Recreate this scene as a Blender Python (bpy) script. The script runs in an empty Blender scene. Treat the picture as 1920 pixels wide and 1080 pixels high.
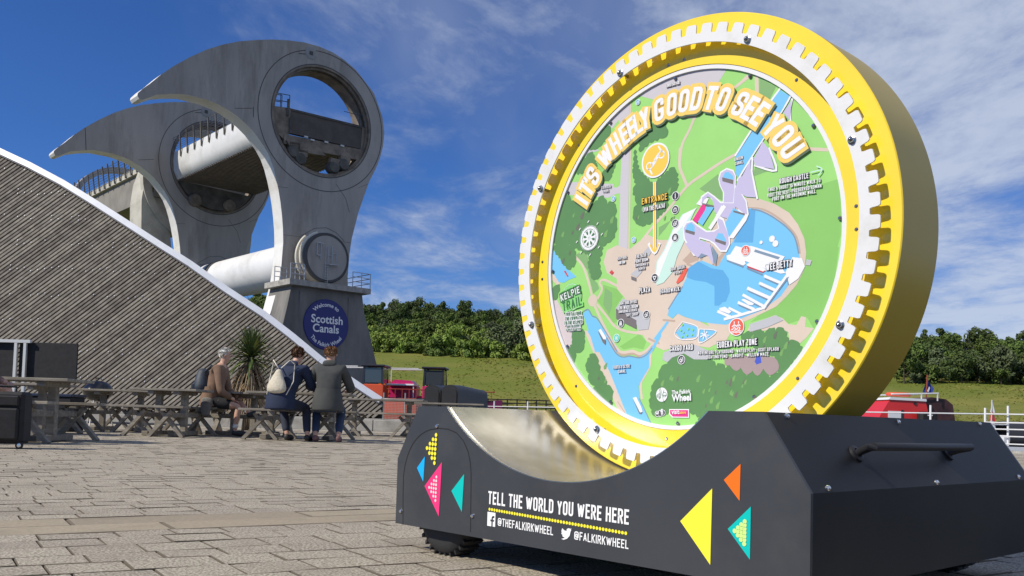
import bpy, bmesh, math, random
from mathutils import Vector, Matrix, Quaternion
from mathutils.geometry import tessellate_polygon
R_ = math.radians
random.seed(7)
SC = bpy.context.scene
COL = SC.collection
# ------------------------------------------------------------------ camera
EYE = Vector((0, 0, 0.43))
FPX, PPY, PITCH, ROLL = 1729.7, 698.9, 0.04947, 0.02881
cF = Vector((0, math.cos(PITCH), math.sin(PITCH))); cR0 = Vector((1, 0, 0)); cU0 = cR0.cross(cF)
cR = math.cos(ROLL)*cR0 + math.sin(ROLL)*cU0; cU = -math.sin(ROLL)*cR0 + math.cos(ROLL)*cU0
cam_d = bpy.data.cameras.new('camera'); cam = bpy.data.objects.new('camera', cam_d); COL.objects.link(cam)
M = Matrix((cR, cU, -cF)).transposed().to_4x4(); M.translation = EYE
cam.matrix_world = M
cam_d.sensor_width = 36; cam_d.lens = FPX*36/1920; cam_d.shift_y = (PPY-540)/1920
cam_d.clip_start = 0.05; cam_d.clip_end = 6000
SC.camera = cam
# ------------------------------------------------------------------ light
SUN_AZ, SUN_EL = R_(27), R_(41)          # sun stands left of and behind the camera
SUN = Vector((-math.cos(SUN_AZ)*math.cos(SUN_EL), -math.sin(SUN_AZ)*math.cos(SUN_EL), math.sin(SUN_EL)))
sd = bpy.data.lights.new('sun', 'SUN'); sun = bpy.data.objects.new('sun', sd); COL.objects.link(sun)
sd.energy = 4.3; sd.angle = R_(0.55); sd.color = (1, .93, .80)
sun.rotation_euler = SUN.to_track_quat('Z', 'Y').to_euler(); sun.location = (-20, -10, 30)
W = bpy.data.worlds.new('World'); SC.world = W; W.use_nodes = True
nt = W.node_tree; nt.nodes.clear(); N = nt.nodes.new; L = nt.links.new
def node(nt, t, **k):
    n = nt.nodes.new(t)
    for a, v in k.items(): setattr(n, a, v)
    return n
def wmath(op, a, b=None, clamp=False):
    n = node(nt, 'ShaderNodeMath', operation=op, use_clamp=clamp)
    for i, v in enumerate((a, b)):
        if v is None: continue
        if isinstance(v, (int, float)): n.inputs[i].default_value = v
        else: nt.links.new(v, n.inputs[i])
    return n.outputs[0]
sky = node(nt, 'ShaderNodeTexSky', sky_type='NISHITA'); sky.sun_disc = False
sky.sun_elevation = SUN_EL; sky.sun_rotation = math.atan2(SUN.x, SUN.y)
sky.air_density = 1.0; sky.dust_density = .0; sky.ozone_density = 2.0; sky.altitude = 300
geo = node(nt, 'ShaderNodeTexCoord'); sep = node(nt, 'ShaderNodeSeparateXYZ'); L(geo.outputs['Generated'], sep.inputs[0])
dx, dy, dz = sep.outputs
zz = wmath('MAXIMUM', wmath('ADD', dz, .06), .05)
px_ = wmath('DIVIDE', dx, zz); py_ = wmath('DIVIDE', dy, zz)
comb = node(nt, 'ShaderNodeCombineXYZ'); L(px_, comb.inputs[0]); L(py_, comb.inputs[1])
def noise(scale, detail, rough, sx, sy, rot, off, dist=0):
    mp = node(nt, 'ShaderNodeMapping'); L(comb.outputs[0], mp.inputs[0])
    mp.inputs['Scale'].default_value = (sx, sy, 1); mp.inputs['Rotation'].default_value = (0, 0, rot); mp.inputs['Location'].default_value = off
    n = node(nt, 'ShaderNodeTexNoise'); L(mp.outputs[0], n.inputs['Vector'])
    n.inputs['Scale'].default_value = scale; n.inputs['Detail'].default_value = detail; n.inputs['Roughness'].default_value = rough
    n.inputs['Distortion'].default_value = dist
    return n.outputs['Fac']
big = noise(.55, 3, .5, 1, 1, .3, (5.1, 1.7, 0))
wisp = noise(1.25, 10, .64, 1, .62, .55, (1.05, .42, 0), .5)
fine = noise(6, 7, .62, 1, .6, .55, (3.2, 7.3, 0), .5)
veil = noise(.8, 5, .55, 1, .5, .5, (8.2, 2.3, 0), .3)
side = wmath('MULTIPLY', wmath('MAXIMUM', wmath('MINIMUM', wmath('ADD', dx, .16), .30), -.34), .66)
dens = wmath('ADD', wmath('ADD', wmath('MULTIPLY', wisp, 1.0), wmath('MULTIPLY', fine, .30)), wmath('ADD', wmath('MULTIPLY', big, .7), side))
mr0 = node(nt, 'ShaderNodeMapRange', interpolation_type='SMOOTHSTEP'); L(dens, mr0.inputs['Value'])
mr0.inputs['From Min'].default_value = .90; mr0.inputs['From Max'].default_value = 1.34; mr0.inputs['To Max'].default_value = .85
mv = node(nt, 'ShaderNodeMapRange', interpolation_type='SMOOTHSTEP'); L(wmath('ADD', veil, wmath('MULTIPLY', side, .8)), mv.inputs['Value'])
mv.inputs['From Min'].default_value = .42; mv.inputs['From Max'].default_value = .85; mv.inputs['To Max'].default_value = .45
class _M: pass
mr = _M(); mr.outputs = [wmath('MAXIMUM', mr0.outputs[0], mv.outputs[0])]
ccol = node(nt, 'ShaderNodeMix', data_type='RGBA'); L(mr.outputs[0], ccol.inputs['Factor'])
ccol.inputs['A'].default_value = (2.7, 3.5, 5.6, 1); ccol.inputs['B'].default_value = (7.6, 8.4, 9.9, 1)
tint = node(nt, 'ShaderNodeMix', data_type='RGBA', blend_type='MULTIPLY'); tint.inputs['Factor'].default_value = 1
L(sky.outputs[0], tint.inputs['A']); tint.inputs['B'].default_value = (.36, .68, 1.27, 1)
mix = node(nt, 'ShaderNodeMix', data_type='RGBA'); L(mr.outputs[0], mix.inputs['Factor'])
L(tint.outputs['Result'], mix.inputs['A']); L(ccol.outputs['Result'], mix.inputs['B'])
bg = node(nt, 'ShaderNodeBackground'); bg.inputs['Strength'].default_value = .075; L(mix.outputs['Result'], bg.inputs[0])
wo = node(nt, 'ShaderNodeOutputWorld'); L(bg.outputs[0], wo.inputs[0])
SC.view_settings.view_transform = 'Standard'; SC.view_settings.look = 'None'
SC.view_settings.gamma = 1; SC.view_settings.exposure = 0.13; SC.view_settings.use_curve_mapping = False
# ------------------------------------------------------------------ surveying helpers: where a sight line of the survey photo meets a real plane
def sight(x, y): return cF + cR*((x-960)/FPX) - cU*((y-PPY)/FPX)
def at(x, y, D): d = sight(x, y); return EYE + d*(D/d.y)
def ground(x, y, z=0): d = sight(x, y); return EYE + d*((z-EYE.z)/d.z)
def onplane(x, y, P, n): d = sight(x, y); return EYE + d*((P-EYE).dot(n)/d.dot(n))
def gx(x, D): return at(x, 770, D).x
# ------------------------------------------------------------------ materials
MATS = {}
def mat(name, col, rough=.6, metal=0, var=0, vscale=8, bump=0, bscale=40, spec=.5, col2=None, detail=6, stretch=(1, 1, 1), coat=0, emit=None, trans=0, cmin=.35, cmax=.65, dirt=None, dscale=3, rand=0):
    if name in MATS: return MATS[name]
    m = bpy.data.materials.new(name); m.use_nodes = True; t = m.node_tree; b = t.nodes['Principled BSDF']
    b.inputs['Base Color'].default_value = (*col, 1); b.inputs['Roughness'].default_value = rough; b.inputs['Metallic'].default_value = metal
    b.inputs['Specular IOR Level'].default_value = spec; b.inputs['Coat Weight'].default_value = coat
    b.inputs['Transmission Weight'].default_value = trans
    tc = t.nodes.new('ShaderNodeTexCoord'); mp = t.nodes.new('ShaderNodeMapping'); mp.inputs['Scale'].default_value = stretch
    t.links.new(tc.outputs['Object'], mp.inputs[0])
    src = None
    def ns(s, d=detail, r=.6):
        n = t.nodes.new('ShaderNodeTexNoise'); n.inputs['Scale'].default_value = s; n.inputs['Detail'].default_value = d; n.inputs['Roughness'].default_value = r
        t.links.new(mp.outputs[0], n.inputs['Vector']); return n.outputs['Fac']
    def rng(v, a, b_, c, d):
        n = t.nodes.new('ShaderNodeMapRange'); t.links.new(v, n.inputs['Value'])
        for k, x in zip(('From Min', 'From Max', 'To Min', 'To Max'), (a, b_, c, d)): n.inputs[k].default_value = x
        return n.outputs[0]
    def mixc(f, a, b_, blend='MIX'):
        n = t.nodes.new('ShaderNodeMix'); n.data_type = 'RGBA'; n.blend_type = blend
        for k, v in (('Factor', f), ('A', a), ('B', b_)):
            s = n.inputs[k]
            if isinstance(v, (int, float)): s.default_value = v
            elif isinstance(v, tuple): s.default_value = (*v, 1)
            else: t.links.new(v, s)
        return n.outputs['Result']
    if var or col2:
        c2 = col2 or tuple(c*(1-var) for c in col); c1 = col if col2 else tuple(min(1, c*(1+var)) for c in col)
        src = mixc(rng(ns(vscale), cmin, cmax, 0, 1), c1, c2)
    if dirt:
        src = mixc(rng(ns(dscale, 8, .7), .5, .72, 0, .8), src or col, dirt)
    if rand:
        oi = t.nodes.new('ShaderNodeObjectInfo')
        hv = t.nodes.new('ShaderNodeHueSaturation'); t.links.new(rng(oi.outputs['Random'], 0, 1, 1-rand, 1+rand), hv.inputs['Value'])
        t.links.new(rng(oi.outputs['Random'], 0, 1, .5-rand*.04, .5+rand*.03), hv.inputs['Hue'])
        if src is not None: t.links.new(src, hv.inputs['Color'])
        else: hv.inputs['Color'].default_value = (*col, 1)
        src = hv.outputs[0]
    if src is not None: t.links.new(src, b.inputs['Base Color'])
    if bump:
        bn = t.nodes.new('ShaderNodeBump'); bn.inputs['Strength'].default_value = min(1, bump); bn.inputs['Distance'].default_value = bump*.05
        t.links.new(ns(bscale, 4), bn.inputs['Height']); t.links.new(bn.outputs[0], b.inputs['Normal'])
    MATS[name] = m; return m
def s2l(r, g, b):
    f = lambda c: ((c/255+.055)/1.055)**2.4 if c > 10 else c/255/12.92
    return (f(r), f(g), f(b))
# ------------------------------------------------------------------ mesh building
ORG = {}
class MB:
    def __init__(s): s.v = []; s.f = []
    def add(s, vs, fs):
        k = len(s.v); s.v += [Vector(v) for v in vs]; s.f += [tuple(i+k for i in f) for f in fs]; return s
    def box(s, c, size, rot=None, top=1.0):
        c = Vector(c); x, y, z = [d/2 for d in size]; q = [(-x,-y,-z),(x,-y,-z),(x,y,-z),(-x,y,-z),(-x*top,-y*top,z),(x*top,-y*top,z),(x*top,y*top,z),(-x*top,y*top,z)]
        q = [Vector(p) for p in q]
        if rot is not None:
            r = rot if isinstance(rot, Matrix) else Matrix.Rotation(rot, 3, 'Z'); q = [r @ p for p in q]
        return s.add([c+p for p in q], [(3,2,1,0),(4,5,6,7),(0,1,5,4),(1,2,6,5),(2,3,7,6),(3,0,4,7)])
    def bbox(s, c, size, b=.005, rot=None):          # box with chamfered edges
        c = Vector(c); X, Y, Z = [d/2 for d in size]; vs = []; fs = []
        r = rot if isinstance(rot, Matrix) else (Matrix.Rotation(rot, 3, 'Z') if rot else Matrix.Identity(3))
        bm = bmesh.new(); bmesh.ops.create_cube(bm, size=1)
        for v in bm.verts: v.co = Vector((v.co.x*2*X, v.co.y*2*Y, v.co.z*2*Z))
        bmesh.ops.bevel(bm, geom=bm.edges[:], offset=b, segments=1, affect='EDGES')
        bm.verts.index_update()
        vs = [c + r @ v.co for v in bm.verts]; fs = [tuple(v.index for v in f.verts) for f in bm.faces]; bm.free()
        return s.add(vs, fs)
    def bar(s, p, q, w, h=None, up=(0,0,1)):
        p = Vector(p); q = Vector(q); h = h or w; d = (q-p).normalized(); up = Vector(up)
        if abs(d.dot(up)) > .98: up = Vector((0,1,0)) if abs(d.y) < .9 else Vector((1,0,0))
        a = d.cross(up).normalized()*w/2; b = a.cross(d).normalized()*h/2
        return s.add([p-a-b,p+a-b,p+a+b,p-a+b,q-a-b,q+a-b,q+a+b,q-a+b], [(3,2,1,0),(4,5,6,7),(0,1,5,4),(1,2,6,5),(2,3,7,6),(3,0,4,7)])
    def tube(s, pts, r, n=8, closed=False, cap=True):
        pts = [Vector(p) for p in pts]; m = len(pts); rs = r if isinstance(r, (list, tuple)) else [r]*m
        a = None; vs = []; fs = []
        for i, p in enumerate(pts):
            if closed: t = (pts[(i+1) % m]-pts[i-1])
            else: t = pts[min(i+1, m-1)]-pts[max(i-1, 0)]
            t.normalize()
            if a is None:
                a = t.orthogonal().normalized()
            a = (a - t*a.dot(t))
            if a.length < 1e-6: a = t.orthogonal()
            a.normalize(); b = t.cross(a)
            for k in range(n):
                g = 2*math.pi*k/n; vs.append(p + (a*math.cos(g)+b*math.sin(g))*rs[i])
        for i in range(m if closed else m-1):
            for k in range(n):
                j = (i+1) % m; fs.append((i*n+k, i*n+(k+1) % n, j*n+(k+1) % n, j*n+k))
        if cap and not closed: fs += [tuple(range(n-1, -1, -1)), tuple((m-1)*n+k for k in range(n))]
        return s.add(vs, fs)
    def lathe(s, prof, O=(0,0,0), ax=(0,0,1), n=24, a0=0, a1=2*math.pi):   # prof: (radius, height) pairs
        O = Vector(O); ax = Vector(ax).normalized(); u = ax.orthogonal().normalized(); v = ax.cross(u); full = abs(a1-a0-2*math.pi) < 1e-6
        m = n if full else n+1; vs = []; fs = []
        for (r, h) in prof:
            for k in range(m):
                g = a0+(a1-a0)*k/n; vs.append(O+ax*h+(u*math.cos(g)+v*math.sin(g))*r)
        for i in range(len(prof)-1):
            for k in range(n):
                k2 = (k+1) % m; fs.append((i*m+k, i*m+k2, (i+1)*m+k2, (i+1)*m+k))
        return s.add(vs, fs)
    def prism(s, loops, O, u, v, n, d0, d1, faces='ab', sides=True):   # outline (and holes) in the (u,v) plane from depth d0 to d1 along n
        O = Vector(O)
        if not isinstance(loops[0][0], (tuple, list, Vector)): loops = [loops]
        flat = [p for lp in loops for p in lp]
        tri = tessellate_polygon([[Vector((p[0], p[1], 0)) for p in lp] for lp in loops])
        A = [O+u*p[0]+v*p[1]+n*d0 for p in flat]; K = len(flat)
        fs = []; vs = list(A)
        if 'a' in faces: fs += [tuple(t) for t in tri]
        if d1 != d0:
            vs += [a+n*(d1-d0) for a in A]
            if 'b' in faces: fs += [tuple(i+K for i in reversed(t)) for t in tri]
            if sides:
                k = 0
                for lp in loops:
                    m = len(lp)
                    for i in range(m): j = (i+1) % m; fs.append((k+i, k+j, k+j+K, k+i+K))
                    k += m
        return s.add(vs, fs)
    def build(s, name, m, parent=None, org=None, smooth=False, weld=False, **props):
        me = bpy.data.meshes.new(name)
        o0 = org if org is not None else (ORG.get(parent.name, Vector()) if parent else Vector())
        o0 = Vector(o0)
        me.from_pydata([v-o0 for v in s.v], [], s.f); me.update()
        if weld:
            bm = bmesh.new(); bm.from_mesh(me); bmesh.ops.remove_doubles(bm, verts=bm.verts, dist=1e-5); bmesh.ops.recalc_face_normals(bm, faces=bm.faces); bm.to_mesh(me); bm.free()
        if smooth:
            for p in me.polygons: p.use_smooth = True
            if smooth != True: me.set_sharp_from_angle(angle=R_(smooth))
        if m: me.materials.append(m)
        o = bpy.data.objects.new(name, me); COL.objects.link(o)
        if parent: o.parent = parent; ORG[o.name] = ORG.get(parent.name, Vector()).copy() if org is None else Vector(org)
        elif org is not None: o.location = o0; ORG[o.name] = o0
        for k, v in props.items(): o[k] = v
        return o
def thing(name, label, cat, loc=(0,0,0), group=None, rz=0, world=True):
    o = bpy.data.objects.new(name, None); COL.objects.link(o); o.empty_display_size = .2
    o.location = loc; o.rotation_euler = (0, 0, rz); o['label'] = label; o['category'] = cat
    if group: o['group'] = group
    ORG[o.name] = Vector(loc) if world else Vector()
    return o
def tag(o, label, cat, group=None):
    o['label'] = label; o['category'] = cat
    if group: o['group'] = group
    return o
def children(o): return list(o.children)
def copy_tree(o, parent=None):
    kids = [c for c in KIDS.get(o.name, [])] if o.name in KIDS else list(o.children)
    c = o.copy(); COL.objects.link(c)
    if parent: c.parent = parent
    for ch in kids: copy_tree(ch, c)
    return c
KIDS = {}
def duplicate(o, loc, rz=None, label=None, scale=None):
    c = copy_tree(o); c.location = loc
    if rz is not None: c.rotation_euler = (0, 0, rz)
    if scale: c.scale = scale
    if label: c['label'] = label
    return c
def structure(o): o['kind'] = 'structure'; return o
# ------------------------------------------------------------------ stroke lettering
def _r(*p): return p
G_ = {}
def g(ch, w, *strokes): G_[ch] = (w, strokes)
# every stroke: (closed?, [(x,y,round?)...]) in a 0..1 box
R1 = 1
g('A', 1.08, (0, [(0,0),(.5,1),(1,0)]), (0, [(.2,.3),(.8,.3)]))
g('B', 1, (1, [(0,0),(0,1),(.9,1,1),(.9,.53,1),(0,.53)]), (0, [(0,0),(1,0,1),(1,.53,1),(.6,.53)]))
g('C', 1, (0, [(1,.7),(1,1,1),(0,1,1),(0,0,1),(1,0,1),(1,.3)]))
g('D', 1, (1, [(0,0),(0,1),(1,1,1),(1,0,1)]))
g('E', .85, (0, [(1,1),(0,1),(0,0),(1,0)]), (0, [(0,.52),(.85,.52)]))
g('F', .85, (0, [(1,1),(0,1),(0,0)]), (0, [(0,.52),(.85,.52)]))
g('G', 1, (0, [(1,.80),(1,1,1),(0,1,1),(0,0,1),(1,0,1),(1,.44),(.66,.44)]))
g('H', 1, (0, [(0,0),(0,1)]), (0, [(1,0),(1,1)]), (0, [(0,.52),(1,.52)]))
g('I', 0, (0, [(.5,0),(.5,1)]))
g('J', .9, (0, [(0,.3),(0,0,1),(1,0,1),(1,1)]))
g('K', 1, (0, [(0,0),(0,1)]), (0, [(1,1),(.05,.42)]), (0, [(.35,.6),(1,0)]))
g('L', .85, (0, [(0,1),(0,0),(1,0)]))
g('M', 1.45, (0, [(0,0),(0,1),(.5,.25),(1,1),(1,0)]))
g('N', 1.08, (0, [(0,0),(0,1),(1,0),(1,1)]))
g('O', 1, (1, [(0,0,1),(0,1,1),(1,1,1),(1,0,1)]))
g('P', 1, (0, [(0,0),(0,1),(1,1,1),(1,.45,1),(0,.45)]))
g('Q', 1, (1, [(0,0,1),(0,1,1),(1,1,1),(1,0,1)]), (0, [(.6,.2),(1.05,-.1)]))
g('R', 1, (0, [(0,0),(0,1),(1,1,1),(1,.48,1),(0,.48)]), (0, [(.55,.46),(1,0)]))
g('S', 1, (0, [(1,.74),(1,1,1),(0,1,1),(0,.52,1),(1,.48,1),(1,0,1),(0,0,1),(0,.26)]))
g('T', .95, (0, [(0,1),(1,1)]), (0, [(.5,1),(.5,0)]))
g('U', 1, (0, [(0,1),(0,0,1),(1,0,1),(1,1)]))
g('V', 1.08, (0, [(0,1),(.5,0),(1,1)]))
g('W', 1.75, (0, [(0,1),(.27,0),(.5,.9),(.73,0),(1,1)]))
g('X', 1.05, (0, [(0,0),(1,1)]), (0, [(0,1),(1,0)]))
g('Y', 1.05, (0, [(0,1),(.5,.42),(1,1)]), (0, [(.5,.45),(.5,0)]))
g('Z', .95, (0, [(0,1),(1,1),(0,0),(1,0)]))
g('0', 1, (1, [(0,0,1),(0,1,1),(1,1,1),(1,0,1)]))
g('1', .35, (0, [(0,.8),(1,1),(1,0)]))
g('4', 1, (0, [(.75,0),(.75,1),(0,.3),(1,.3)]))
g('5', 1, (0, [(1,1),(0,1),(0,.55),(1,.6,1),(1,0,1),(0,0,1),(0,.2)]))
g("'", 0, (0, [(.5,1),(.5,.78)]))
g('-', .7, (0, [(0,.45),(1,.45)]))
g('.', 0, (0, [(.5,0),(.5,.04)]))
g('*', .3, (0, [(0,.5),(1,.5)]))
g('(', .3, (0, [(1,1.05),(0,.8),(0,.2),(1,-.05)]))
g(')', .3, (0, [(0,1.05),(1,.8),(1,.2),(0,-.05)]))
g('&', 1.1, (0, [(1,.0),(.1,.8),(.3,1,1),(.7,1,1),(.7,.7),(0,.35),(0,0,1),(.7,0),(1,.4)]))
g('@', 1.5, (0, [(.95,.05),(0,0,1),(0,1,1),(1,1,1),(1,.3),(.72,.25),(.72,.7)]), (1, [(.3,.3,1),(.3,.7,1),(.7,.7,1),(.7,.3,1)]))
def roundpoly(pts, closed, rad, seg=4):
    out = []; n = len(pts)
    for i, p in enumerate(pts):
        P = Vector(p[:2]); rnd = len(p) > 2
        if not rnd or (not closed and i in (0, n-1)): out.append(P); continue
        A = Vector(pts[i-1][:2]); B = Vector(pts[(i+1) % n][:2]); da = A-P; db = B-P
        r = min(rad, da.length*.5, db.length*.5)
        if r < 1e-6: out.append(P); continue
        a = P+da.normalized()*r; b = P+db.normalized()*r
        for k in range(seg+1):
            t = k/seg; out.append(a*(1-t)**2+P*2*t*(1-t)+b*t*t)
    return out
def text_strokes(s, h, t, w, space=None, wordgap=None, rad=None):
    """list of (closed, points) centre lines and total width; h cap height, t stroke, w letter width"""
    space = t*.75 if space is None else space; wordgap = w*.62 if wordgap is None else wordgap
    x = 0; out = []
    for ch in s:
        if ch == ' ': x += wordgap; continue
        gw, strokes = G_[ch]; cw = (w-t)*gw; ph = h-t
        for cl, pts in strokes:
            q = [((x+t/2+p[0]*cw) if gw else x+t/2, t/2+p[1]*ph, *p[2:]) for p in pts]
            out.append((cl, roundpoly(q, cl, rad or w*.42), ch))
        x += cw+t+space
    return out, x-space
def ribbon(mb, pts, t, closed, place, dz=0.0, cap=True):
    n = len(pts); pts = [Vector(p) for p in pts]
    q = [pts[0]]
    for p in pts[1:]:
        if (p-q[-1]).length > t*.02: q.append(p)
    if closed and (q[0]-q[-1]).length < t*.02: q.pop()
    pts = q; n = len(pts)
    if n < 2: return
    if not closed:
        for i in range(1, n-1):          # letters with acute corners are laid as separate strokes
            if (pts[i]-pts[i-1]).normalized().dot((pts[i+1]-pts[i]).normalized()) < -.2:
                ribbon(mb, pts[:i+1], t, False, place, dz, .25 if cap else 0); ribbon(mb, pts[i:], t, False, place, dz+.000008, .25 if cap else 0); return
    if not closed and cap:
        pts[0] = pts[0]-(pts[1]-pts[0]).normalized()*t/2*(cap if cap is not True else 1); pts[-1] = pts[-1]+(pts[-1]-pts[-2]).normalized()*t/2*(cap if cap is not True else 1)
    vs = []
    for i, p in enumerate(pts):
        if closed: a = (p-pts[i-1]).normalized(); b = (pts[(i+1) % n]-p).normalized()
        else:
            a = (p-pts[i-1]).normalized() if i else None; b = (pts[i+1]-p).normalized() if i < n-1 else None
            a = a or b; b = b or a
        na = Vector((-a.y, a.x)); nb = Vector((-b.y, b.x)); m = na+nb
        if m.length < .2: m = na
        m.normalize(); dt_ = m.dot(na); k = 1/dt_ if dt_ > .62 else 1.12
        vs += [place(p+m*t/2*k, dz), place(p-m*t/2*k, dz)]
    fs = [(2*i, 2*i+1, 2*((i+1) % n)+1, 2*((i+1) % n)) for i in range(n if closed else n-1)]
    mb.add(vs, fs)
def put_text(mb, s, h, t, w, place, grow=0, dz=0, fit=None, space=None, warp=None, wordgap=None, italic=0):
    st, tot = text_strokes(s, h, t, w, space, wordgap)
    k = fit/tot if fit else 1
    for j, (cl, pts, ch) in enumerate(st):
        q = [Vector((p.x*k+italic*p.y, p.y)) for p in pts]
        if warp: q = [warp(p) for p in q]
        ribbon(mb, q, t+grow, cl, place, dz+.00002*(j % 5), cap=(1 if not grow else 1))
    return tot*k
def font_mesh(s, size, bold=0.0, align='LEFT', xs=1.0):
    c = bpy.data.curves.new('lettering', 'FONT'); c.body = s; c.size = size; c.offset = bold; c.align_x = align; c.resolution_u = 3
    o = bpy.data.objects.new('lettering', c); COL.objects.link(o)
    dg = bpy.context.evaluated_depsgraph_get(); me = bpy.data.meshes.new_from_object(o.evaluated_get(dg))
    vs = [Vector((v.co.x*xs, v.co.y)) for v in me.vertices]; fs = [tuple(p.vertices) for p in me.polygons]
    bpy.data.objects.remove(o); bpy.data.curves.remove(c); bpy.data.meshes.remove(me)
    return vs, fs
# ================================================================== the map wheel and its cradle
U = Vector((0.67350556, -0.73918215, 0)); ND = Vector((0.73918215, 0.67350556, 0)); ZV = Vector((0, 0, 1))
SO = EYE + Vector((-.36214, 3.0, -.34808))
Hh, ZL, SL, WD, ER, ZR_, DE = .3784, .2087, .1042, 1.4655, 1.3506, .2106, 1.2652
WU, WZ, RW, DW, TW = .7560, .8718, .6917, .449, .206
m_dark = mat('powder_coated_steel', (.043, .046, .052), rough=.42, var=.10, vscale=3, dirt=(.066,.066,.066), dscale=2.6, bump=.012, bscale=400, spec=.45)
m_seam = mat('dark_gap', (.008, .008, .009), rough=.8)
m_galv = mat('galvanised_sheet', (.36, .365, .38), rough=.27, metal=.72, var=.16, vscale=9, bump=.05, bscale=14, stretch=(1,1,1), dirt=(.24,.235,.22), dscale=5)
m_rub = mat('tyre_rubber', (.022, .022, .023), rough=.75, bump=.1, bscale=60, var=.3)
m_chrome = mat('bright_screw_steel', (.75, .75, .76), rough=.18, metal=1)
m_hand = mat('black_handle_paint', (.02, .02, .023), rough=.5, spec=.35)
m_yel = mat('yellow_gloss_paint', (.92, .66, .035), rough=.26, spec=.5, var=.05, vscale=3, coat=.3)
m_yel_shade = mat('yellow_drum_side_shaded', (.56, .40, .05), rough=.34, spec=.35, coat=0, var=.05, vscale=2)  # same yellow, darkened: the shade on the drum's side is in the colour
m_wht = mat('white_gear_paint', (.74, .74, .73), rough=.3, spec=.45, dirt=(.60,.59,.55), dscale=7)
base = thing('cradle_base', 'dark grey steel cradle on tyres with coloured triangles and lettering, holding the yellow map wheel', 'display stand', SO+U*WD/2+ND*DE/2-ZV*.082)
def P3(a, z, d=0): return SO+U*a+ZV*z+ND*d
UC, ZC, RC = .7265, .8717, .6893
def arc_pts(uc, zc, rc, n=40, h=Hh):
    x = math.sqrt(rc*rc-(h-zc)**2); a0 = math.atan2(h-zc, -x); a1 = math.atan2(h-zc, x)
    return [(uc+rc*math.cos(a0+(a1-a0+(2*math.pi if a1 < a0 else 0))*k/n), zc+rc*math.sin(a0+(a1-a0+(2*math.pi if a1 < a0 else 0))*k/n)) for k in range(n+1)]
A = arc_pts(UC, ZC, RC)
prof = [(0,0),(0,ZL),(SL,Hh)]+A+[(ER,Hh),(WD,ZR_),(WD,0)]
prof = prof[::-1]
MB().prism(prof, SO, U, ZV, ND, 0, .010).build('front_plate', m_dark, base)
MB().prism(prof, SO, U, ZV, ND, DE-.010, DE).build('back_plate', m_dark, base)
T_ = arc_pts(.737, .8754, .6937)
tr = MB()
inner = T_; outer = [(p[0]+(p[0]-.737)/.6937*.003, p[1]+(p[1]-.8754)/.6937*.003) for p in T_]
tr.prism(inner+outer[::-1], SO, U, ZV, ND, .0115, DE-.0115)
tr.build('trough', m_galv, base, smooth=40)
rim = MB(); ins = arc_pts(.7265, .8717, .6868, 60)
rim.prism(ins+A[::-1], SO, U, ZV, ND, .001, .011).build('rim_strip', mat('bright_edge_strip', (.6, .6, .6), rough=.25, metal=1), base)
def panel(a, b, t=.006, e=.0105):
    mb = MB(); d = Vector((b[0]-a[0], b[1]-a[1])).normalized(); nn = Vector((d.y, -d.x))*t
    q = [a, b, (b[0]+nn.x, b[1]+nn.y), (a[0]+nn.x, a[1]+nn.y)]
    mb.prism(q, SO, U, ZV, ND, e, DE-e); return mb
m_dark_shade = mat('powder_coated_steel_shaded', (.013, .0135, .016), rough=.5, var=.10, vscale=3, dirt=(.022,.021,.02), dscale=2.2, bump=.012, bscale=400, spec=.28)  # darker copy of the base steel, shade of the sides painted in
panel((0,0),(0,ZL)).build('side_panel', m_dark_shade, base); panel((0,ZL),(SL,Hh)).build('sloped_panel', m_dark_shade, base)
panel((SL,Hh),(.2505,Hh)).build('top_strip', m_dark_shade, base); panel((1.2225,Hh),(ER,Hh)).build('top_strip', m_dark_shade, base)
sp = panel((ER,Hh),(WD,ZR_)).build('sloped_panel', m_dark_shade, base); panel((WD,ZR_),(WD,0)).build('side_panel', m_dark_shade, base)
MB().box(P3(WD/2, .03, DE/2), (WD-.02, DE-.03, .02), Matrix((U, ND, ZV)).transposed()).build('floor_plate', m_dark, base)
# right sloped panel frame of reference: along depth and down the slope
sdir = Vector((WD-ER, ZR_-Hh)).normalized(); snrm = U*(-sdir.y)+ZV*sdir.x; sdown = U*sdir.x+ZV*sdir.y
def SPt(x, y, off=0): 
    P0 = P3(ER, Hh); return onplane(x, y, P0+snrm*off, snrm)
def z8(x, y): return (1220+x/2.743, 700+y/2.743)
def z7(x, y): return (740+x/3.176, 740+y/3.176)
def z3(x, y): return (730+x/4.911, 840+y/4.911)
for q in [(700,222),(1272,252),(910,592),(1469,562),(1890,533),(1690,262)]:
    P = SPt(*z8(*q)); MB().lathe([(0,.006),(.004,.006),(.007,.003),(.0075,0)], P, snrm, 10).build('screw', m_chrome, sp)
h0 = SPt(*z8(1075,402), .012); h1 = SPt(*z8(1135,378), .055); h2 = SPt(*z8(1655,380), .055); h3 = SPt(*z8(1590,432), .012)
h3 = h2+(h0-h1)+(-(h0-h1).dot(ND)*2)*ND
hb = MB(); hb.tube([h0-snrm*.01, h0.lerp(h1,.3), h1.lerp(h0,.12), h1.lerp(h2,.02), h2.lerp(h1,.02), h2.lerp(h3,.12), h3.lerp(h2,.3), h3-snrm*.01], .0095, 12)
hb.lathe([(0,0),(.022,0),(.022,.006),(.012,.008)], h0-snrm*.012, snrm, 12); hb.lathe([(0,0),(.022,0),(.022,.006),(.012,.008)], h3-snrm*.012, snrm, 12)
hb.build('handle', m_hand, base, smooth=50)
def FP(x, y):         # surveyed point -> coordinates in the front plate's plane
    q = onplane(x, y, SO, -ND)-SO; return Vector((q.dot(U), q.z))
def fplace(p, dz): return P3(p.x, p.y, -.0012-dz)
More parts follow.
